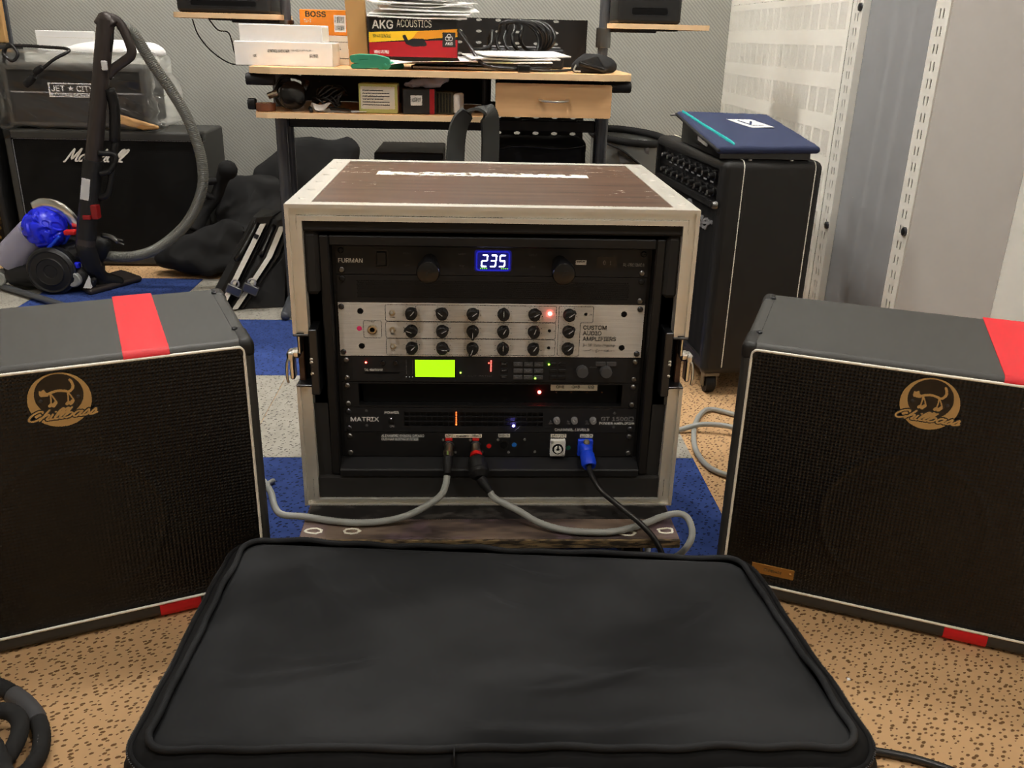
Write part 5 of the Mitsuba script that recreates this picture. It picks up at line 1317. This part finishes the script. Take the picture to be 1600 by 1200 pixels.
add(hd, 'ear_cup', mv(lathe([(0, 0), (.030, 0), (.036, .008), (.036, .024), (0, .030)], 28), fr((-.600, 1.50, LZ + .040), (.7, .7, .1), (0, .1, 1))), 'm_rubber', smooth=35)
add(hd, 'headband', tube([(-.545, 1.44, LZ + .03), (-.520, 1.455, LZ + .075), (-.555, 1.475, LZ + .093), (-.600, 1.50, LZ + .088), (-.625, 1.51, LZ + .05)], .006, 10, 8, flat=(.005, .011)), 'm_gloss', smooth=True)
add(hd, 'plug', tube([(-.628, 1.43, LZ + .040), (-.600, 1.43, LZ + .050)], .0095, 10, 3), 'm_nickel', smooth=30)
lc2 = thing('cable_coil', 'tangle of thin black cable on the lower shelf beside the headphones', 'cable')
lp = []
rr = random.Random(12)
for k in range(9):
    for a in np.linspace(0, 2 * math.pi, 10)[:-1]:
        lp.append((-.470 + (.034 + .012 * rr.random()) * math.cos(a + k) + .003 * k, 1.47 + .045 * math.sin(a * 1.0 + k * .5), LZ + .010 + .0042 * k + (.028 * (1 + math.sin(a * 2 + k)) * .5)))
add(lc2, 'loops', tube(lp, .0030, 7, 4), 'm_cordblack', smooth=True)
add(lc2, 'plug', tube([(-.505, 1.41, LZ + .010), (-.500, 1.385, LZ + .008), (-.496, 1.370, LZ + .005)], .0058, 8, 4), 'm_rubber', smooth=True)
pt = thing('paper', 'white torn papers under the cable tangle on the lower shelf', 'paper')
add(pt, 'sheet', mv(sheet(.15, .08, 11, .006), tr(-.41, 1.43, LZ + .0004) @ rot('z', -8)), 'm_white', smooth=True)
add(pt, 'crumpled_corner', mv(sheet(.05, .05, 12, .03), tr(-.475, 1.405, LZ + .0008) @ rot('z', 30)), 'm_white', smooth=True)
pn = thing('black_pen', 'short black pen on the white papers of the lower shelf', 'pen')
add(pn, None, tube([(-.445, 1.400, LZ + .011), (-.385, 1.380, LZ + .008)], .0045, 8, 3), 'm_gloss', smooth=30)
b, xf, w, d = box_thing('small_carton', 'pale yellow-green carton with printed lines on the lower shelf', -.362, -.250, 1.395, 1.475, LZ + .0006, LZ + .082, mat('m_limebox', lin(196, 196, 118), .5), 0)
fprint(b, 'print_panel', rect(-w + .006, .012, w - .008, .074), 'm_label', xf, d)
for i in range(6):
    fprint(b, 'print_line', rect(-w + .011, .062 - .008 * i, -w + .011 + (.078 if i % 3 else .06), .0645 - .008 * i), 'm_printfaint', xf, d, .0003, .0005)
add(b, 'pink_side', cbox(w - .0002, w + .0008, -d + .004, d - .004, .006, .074, .0003), mat('m_pinkside', lin(214, 150, 140), .5), xf)
b, xf, w, d = box_thing('small_carton', 'black carton with a red stripe and white barcode sticker on the lower shelf', -.240, -.145, 1.395, 1.48, LZ + .0006, LZ + .070, 'm_ink', 8)
fprint(b, 'sticker', rect(-w + .022, .024, -w + .055, .052), 'm_white', xf, d)
fprint(b, 'barcode', affinity.translate(barcode(.026, .012, 4), -w + .025, .034), 'm_ink', xf, d, .0003, .0005)
fprint(b, 'red_stripe', rect(w - .018, .0, w - .004, .070), AKR, xf, d)
b2 = thing('small_carton', 'dark ribbed carton with a white end right of the black carton on the lower shelf', 'box')
xf = tr(-.104, 1.45, LZ + .0006) @ rot('z', -12)
add(b2, 'body', cbox(-.035, .022, -.035, .035, 0, .062, .001), mat('m_olive', lin(62, 60, 40), .5), xf)
add(b2, 'white_end', cbox(.0222, .040, -.034, .034, .001, .058, .004), 'm_white', xf)
for i in range(6):
    add(b2, 'rib', cbox(-.034 + .009 * i, -.030 + .009 * i, -.0365, -.0345, .004, .058, .0004), 'm_black', xf)
cp = thing('plastic_bag', 'crumpled clear plastic on top of the black carton on the lower shelf', 'plastic bag')
add(cp, None, blob([[(-.225, 1.44, LZ + .080, .008), (-.13, 1.44, LZ + .080, .008), (-.17, 1.47, LZ + .090, .008), (-.11, 1.45, LZ + .096, .006)]], .008, 1, .008, 45, 8, LZ + .0715), mat('m_cellophane', lin(190, 186, 200), .2, spec=.6), smooth=25)

# things under and behind the desk
ub = thing('black_bag', 'black soft bag lying under the drawer of the desk', 'bag')
add(ub, 'body', blob([[(.055, 1.67, .375, .05), (.300, 1.67, .375, .05), (.055, 1.67, .52, .045), (.300, 1.67, .53, .04), (.055, 1.84, .50, .05), (.300, 1.84, .50, .05), (.055, 1.84, .375, .05), (.300, 1.84, .375, .05)]], .02, 3, .010, 14, 3), 'm_fabric', smooth=True)
add(ub, 'zip', tube([(.02, 1.622, .53), (.12, 1.612, .545), (.25, 1.612, .540), (.335, 1.630, .545)], .004, 8, 6), 'm_gloss', smooth=True)
sh_ = thing('equipment_rack', 'low black rack standing on the floor under the desk and carrying the soft bag', 'rack')
add(sh_, 'body', cbox(.01, .362, 1.63, 1.88, .0, .305, .004), 'm_black')
add(sh_, 'front_rail', cat(cbox(.012, .032, 1.622, 1.6295, .01, .30, .001), cbox(.34, .360, 1.622, 1.6295, .01, .30, .001)), 'm_darksteel')
pcb = thing('computer_case', 'dark computer case standing on the floor under the desk left of the curved band', 'computer')
add(pcb, 'body', cbox(-.345, -.125, 1.60, 1.90, .01, .52, .004), mat('m_darkbrown', lin(44, 34, 32), .6))
add(pcb, 'front_bezel', cbox(-.343, -.127, 1.594, 1.5995, .012, .518, .002), 'm_black')
bd_ = thing('curved_band', 'broad curved black band rising in an arch behind the flight case', 'band')
path = [(-.080, 1.30, .20), (-.082, 1.30, .40), (-.081, 1.30, .54), (-.074, 1.30, .62), (-.055, 1.30, .66), (-.022, 1.30, .680), (.012, 1.31, .665), (.020, 1.33, .60), (.018, 1.34, .45), (.018, 1.34, .20)]
pp2 = spline(path, 10)
bandm = []
V = []
for i, p in enumerate(pp2):
    t_ = pp2[min(i + 1, len(pp2) - 1)] - pp2[max(i - 1, 0)]; t_ /= np.linalg.norm(t_)
    wv = np.array((.80, .60, 0)) if abs(t_[2]) > .6 else np.array((.35, .93, 0))
    wv = wv - t_ * (wv @ t_); wv /= np.linalg.norm(wv); nv = np.cross(t_, wv)
    V += [p + wv * .030 + nv * .004, p - wv * .030 + nv * .004, p - wv * .030 - nv * .004, p + wv * .030 - nv * .004]
F = []
for i in range(len(pp2) - 1):
    for k in range(4):
        a, b_, c, d2 = i * 4 + k, i * 4 + (k + 1) % 4, (i + 1) * 4 + (k + 1) % 4, (i + 1) * 4 + k
        F += [(a, b_, c), (a, c, d2)]
add(bd_, 'band', trimesh.Trimesh(np.array(V), np.array(F), process=False), mat('m_band', lin(58, 60, 58), .55), smooth=40)
add(bd_, 'base', cat(cbox(-.13, .07, 1.24, 1.42, .0, .03, .006), cbox(-.10, -.06, 1.27, 1.33, .03, .21, .004), cbox(0.0, .04, 1.31, 1.37, .03, .21, .004)), 'm_rubber')
wbn = thing('waste_bag', 'grey open bag with a black rim behind the combo amplifier', 'bag')
rimp = [(.60 + .155 * math.cos(a), 2.34 + .12 * math.sin(a), .510 + .014 * math.sin(a) - .014 * math.cos(a)) for a in np.linspace(0, 2 * math.pi, 25)[:-1]]
ringsb = []
for k, (s, z) in enumerate(((.80, .0), (.86, .1), (.95, .28), (1.0, .42), (1.0, None))):
    ringsb.append(np.array([(.60 + (x - .60) * s, 2.34 + (y - 2.34) * s, zz if z is None else z) for x, y, zz in rimp]))
n_ = 24; V = np.vstack(ringsb + [ringsb[0].mean(0)[None]]); F = []
for i in range(4):
    for k in range(n_):
        a, b_ = i * n_ + k, i * n_ + (k + 1) % n_
        F += [(a, b_, b_ + n_), (a, b_ + n_, a + n_)]
F += [(k, 5 * n_, (k + 1) % n_) for k in range(n_)]
add(wbn, 'body', trimesh.Trimesh(V, np.array(F), process=False), mat('m_greybag', lin(120, 122, 120), .7), smooth=True)
add(wbn, 'rim', tube(rimp, .014, 10, 4, closed=True), 'm_gig', smooth=True)
add(wbn, 'strap', tube([(.47, 2.215, .50), (.55, 2.205, .47), (.62, 2.20, .42), (.70, 2.21, .36)], .012, 8, 6, flat=(.018, .004)), 'm_gig', smooth=True)
ps = thing('paper', 'crumpled pale paper sticking out of the grey bag behind the combo amplifier', 'paper')
add(ps, None, mv(sheet(.12, .08, 15, .04), tr(.60, 2.25, .455) @ rot('x', 70) @ rot('z', 10)), 'm_printdim', smooth=True)

# ------------------------------------------------------------------ combo amplifier on castors, right
am = thing('combo_amplifier', 'tall black combo amplifier on castors standing by the perforated wall panels', 'amplifier')
ax_ = tr(.570, .830, 0) @ rot('z', 4.5)
AD, AW, A0, A1 = .2546, .60, .058, .608
ash = minus(rbox(0, AD, 0, AW, A0, A1, .020, 3), sbox(-.02, .018, .030, AW - .030, .500, .585), sbox(-.02, .010, .030, AW - .030, .10, .485))
add(am, 'shell', ash, 'm_tolexdark', ax_, smooth=30)
add(am, 'grille', cbox(.006, .0095, .0305, AW - .0305, .1005, .4845, .0005), 'm_grillefar', ax_)
cpn = add(am, 'control_panel', cbox(.010, .0178, .0305, AW - .0305, .5005, .5845, .0005), 'm_gloss', ax_)
FA = lambda y, z, w=0.0: fr((.0095 - w, y, z), (0, -1, 0), (0, 0, 1))
kb = lathe([(0, 0), (.011, 0), (.011, .004), (.008, .006), (.0075, .018), (0, .019)], 18)
for r in range(2):
    for c in range(9):
        kk = add(cpn, 'control_knob', kb, 'm_black', ax_ @ FA(.075 + .052 * c, .522 + .040 * r), smooth=35)
        add(kk, 'cap', cyl(.0055, .002, 14), 'm_chrome', ax_ @ FA(.075 + .052 * c, .522 + .040 * r, .0185))
for c in range(8):
    add(cpn, 'control_label', mv(ext(rect(-.012, 0, .012, .004), .0003), FA(.10 + .052 * c, .542)), 'm_printdim', ax_)
    add(cpn, 'toggle', lathe([(.003, 0), (.004, .003), (.0018, .004), (.0022, .014), (0, .015)], 10), 'm_chrome', ax_ @ FA(.10 + .052 * c, .512))
bw = script_fit('Bogner', 0, .235, 0, .050, .0060, .35)
add(am, 'logo', mv(ext(bw, .003), fr((.006, .290, .455), (0, -1, 0), (0, 0, 1)) @ tr(0, -.03, 0)), 'm_printdim', ax_, label='grey script logo')
for x in (.052, .232):
    r_c = .020
    pth = [(x, AW - .01, A1 + .0002)] + [(x, r_c - (r_c + .0002) * math.sin(a), A1 - r_c + (r_c + .0002) * math.cos(a)) for a in np.linspace(0, math.pi / 2, 7)] + [(x, -.0002, A0 + .05), (x, -.0002, A0 + .022)]
    add(am, 'piping', tube(pth, .0014, 6, raw=True), 'm_piping', ax_, smooth=True)
for x in (.070, .175):
    add(am, 'screw', screw_head, 'm_chrome', ax_ @ tr(x, .018, A1 + .0005))
add(am, 'pilot_lamp', lathe([(0, 0), (.010, 0), (.010, .006), (.008, .012), (0, .015)], 18), 'm_steel', ax_ @ FA(.016, .500, .012), smooth=35)
cfork = cat(sbox(-.020, .020, -.020, .020, .050, .0578), sbox(-.019, -.016, -.010, .012, .018, .052), sbox(.016, .019, -.010, .012, .018, .052))
cwh = mv(cyl(.024, .026, 22), fr((-.013, 0, .0245), (0, 1, 0), (0, 0, 1)))
for x in (.035, AD - .035):
    for y in (.035, AW - .035):
        k = add(am, 'castor', cfork, 'm_steel', ax_ @ tr(x, y, 0))
        add(k, 'wheel', cwh, 'm_rubber', ax_ @ tr(x, y, 0), smooth=30)
def slab(c, th, name, grow=0.0):
    a = np.array(c, float); n = np.cross(a[1] - a[0], a[3] - a[0]); n /= np.linalg.norm(n)
    cc_ = a.mean(0); a = cc_ + (a - cc_) * (1 + grow)
    return blob([[(*p, th) for p in a]], .015, 2, .0015, 20, 3)
bb = thing('blue_pouch', 'dark blue zip pouch with a teal stripe on top of the combo amplifier', 'pouch')
Q = [(.562, .850, .632), (.796, .850, .636), (.790, 1.25, .676), (.548, 1.25, .680)]
bluem = mat('m_navy', lin(32, 43, 76), .8, sheen=.3)
add(bb, 'body', slab(Q, .009, 'b'), bluem, smooth=True)
q = [np.array(p) for p in Q]
def onq(u, v, w=0.0):
    p = q[0] + (q[1] - q[0]) * u + (q[3] - q[0]) * v
    n = np.cross(q[1] - q[0], q[3] - q[0]); n /= np.linalg.norm(n)
    return p + n * w
add(bb, 'teal_stripe', tube([onq(.02, .98, .0085), onq(.05, .7, .0092), onq(.10, .35, .0095), onq(.14, .1, .0095), onq(.15, .015, .008)], .003, 8, 6, flat=(.002, .006)), mat('m_teal', lin(40, 180, 178), .5), smooth=True)
add(bb, 'zip', tube([onq(-.035, 1.02, 0), onq(-.042, .6, 0), onq(-.042, .3, 0), onq(-.03, -.03, 0)], .004, 8, 6), 'm_gig', smooth=True)
add(bb, 'zip_pull', tube([onq(-.03, 1.01, 0), onq(-.10, 1.03, -.004)], .003, 6, 3), 'm_steel', smooth=True)
n_u = (q[1] - q[0]) / np.linalg.norm(q[1] - q[0])
PQ = fr(onq(.62, .62, .0092), q[1] - q[0], q[3] - q[0])
add(bb, 'logo_patch', mv(ext(sg.Polygon([(-.045, .05), (.02, .045), (.055, -.05), (-.005, -.055), (-.03, .0)]), .0006), PQ), 'm_print')
add(bb, 'logo_mark', mv(ext(strokes([[(-.02, .03), (.0, -.02), (.012, .02)], [(.0, -.03), (.03, -.03)]], .006), .0004, .0006), PQ), 'm_navy')
fo2 = thing('black_folder', 'black folder with a white spine label under the blue pouch on the combo amplifier', 'folder')
# wedge: lies on the amplifier in front and on its own back thickness behind
def fpt(u, v, z):
    p = onq(u, v, 0); return np.array((p[0], p[1], z))
wz = [fpt(.02, .03, .6098), fpt(.97, .03, .6098), fpt(.97, .97, .6098), fpt(.03, .97, .6098), onq(.02, .03, -.0125), onq(.97, .03, -.0125), onq(.97, .97, -.0125), onq(.03, .97, -.0125)]
add(fo2, 'cover', trimesh.convex.convex_hull(np.array(wz)), 'm_gloss')
e0, e1 = fpt(.018, .30, .625), fpt(.022, .52, .632)
add(fo2, 'spine_label', trimesh.convex.convex_hull(np.array([e0, e1, e0 + (0, 0, .014), e1 + (0, 0, .020), e0 + (-.003, 0, 0), e1 + (-.003, 0, 0), e0 + (-.003, 0, .014), e1 + (-.003, 0, .020)])), 'm_print')
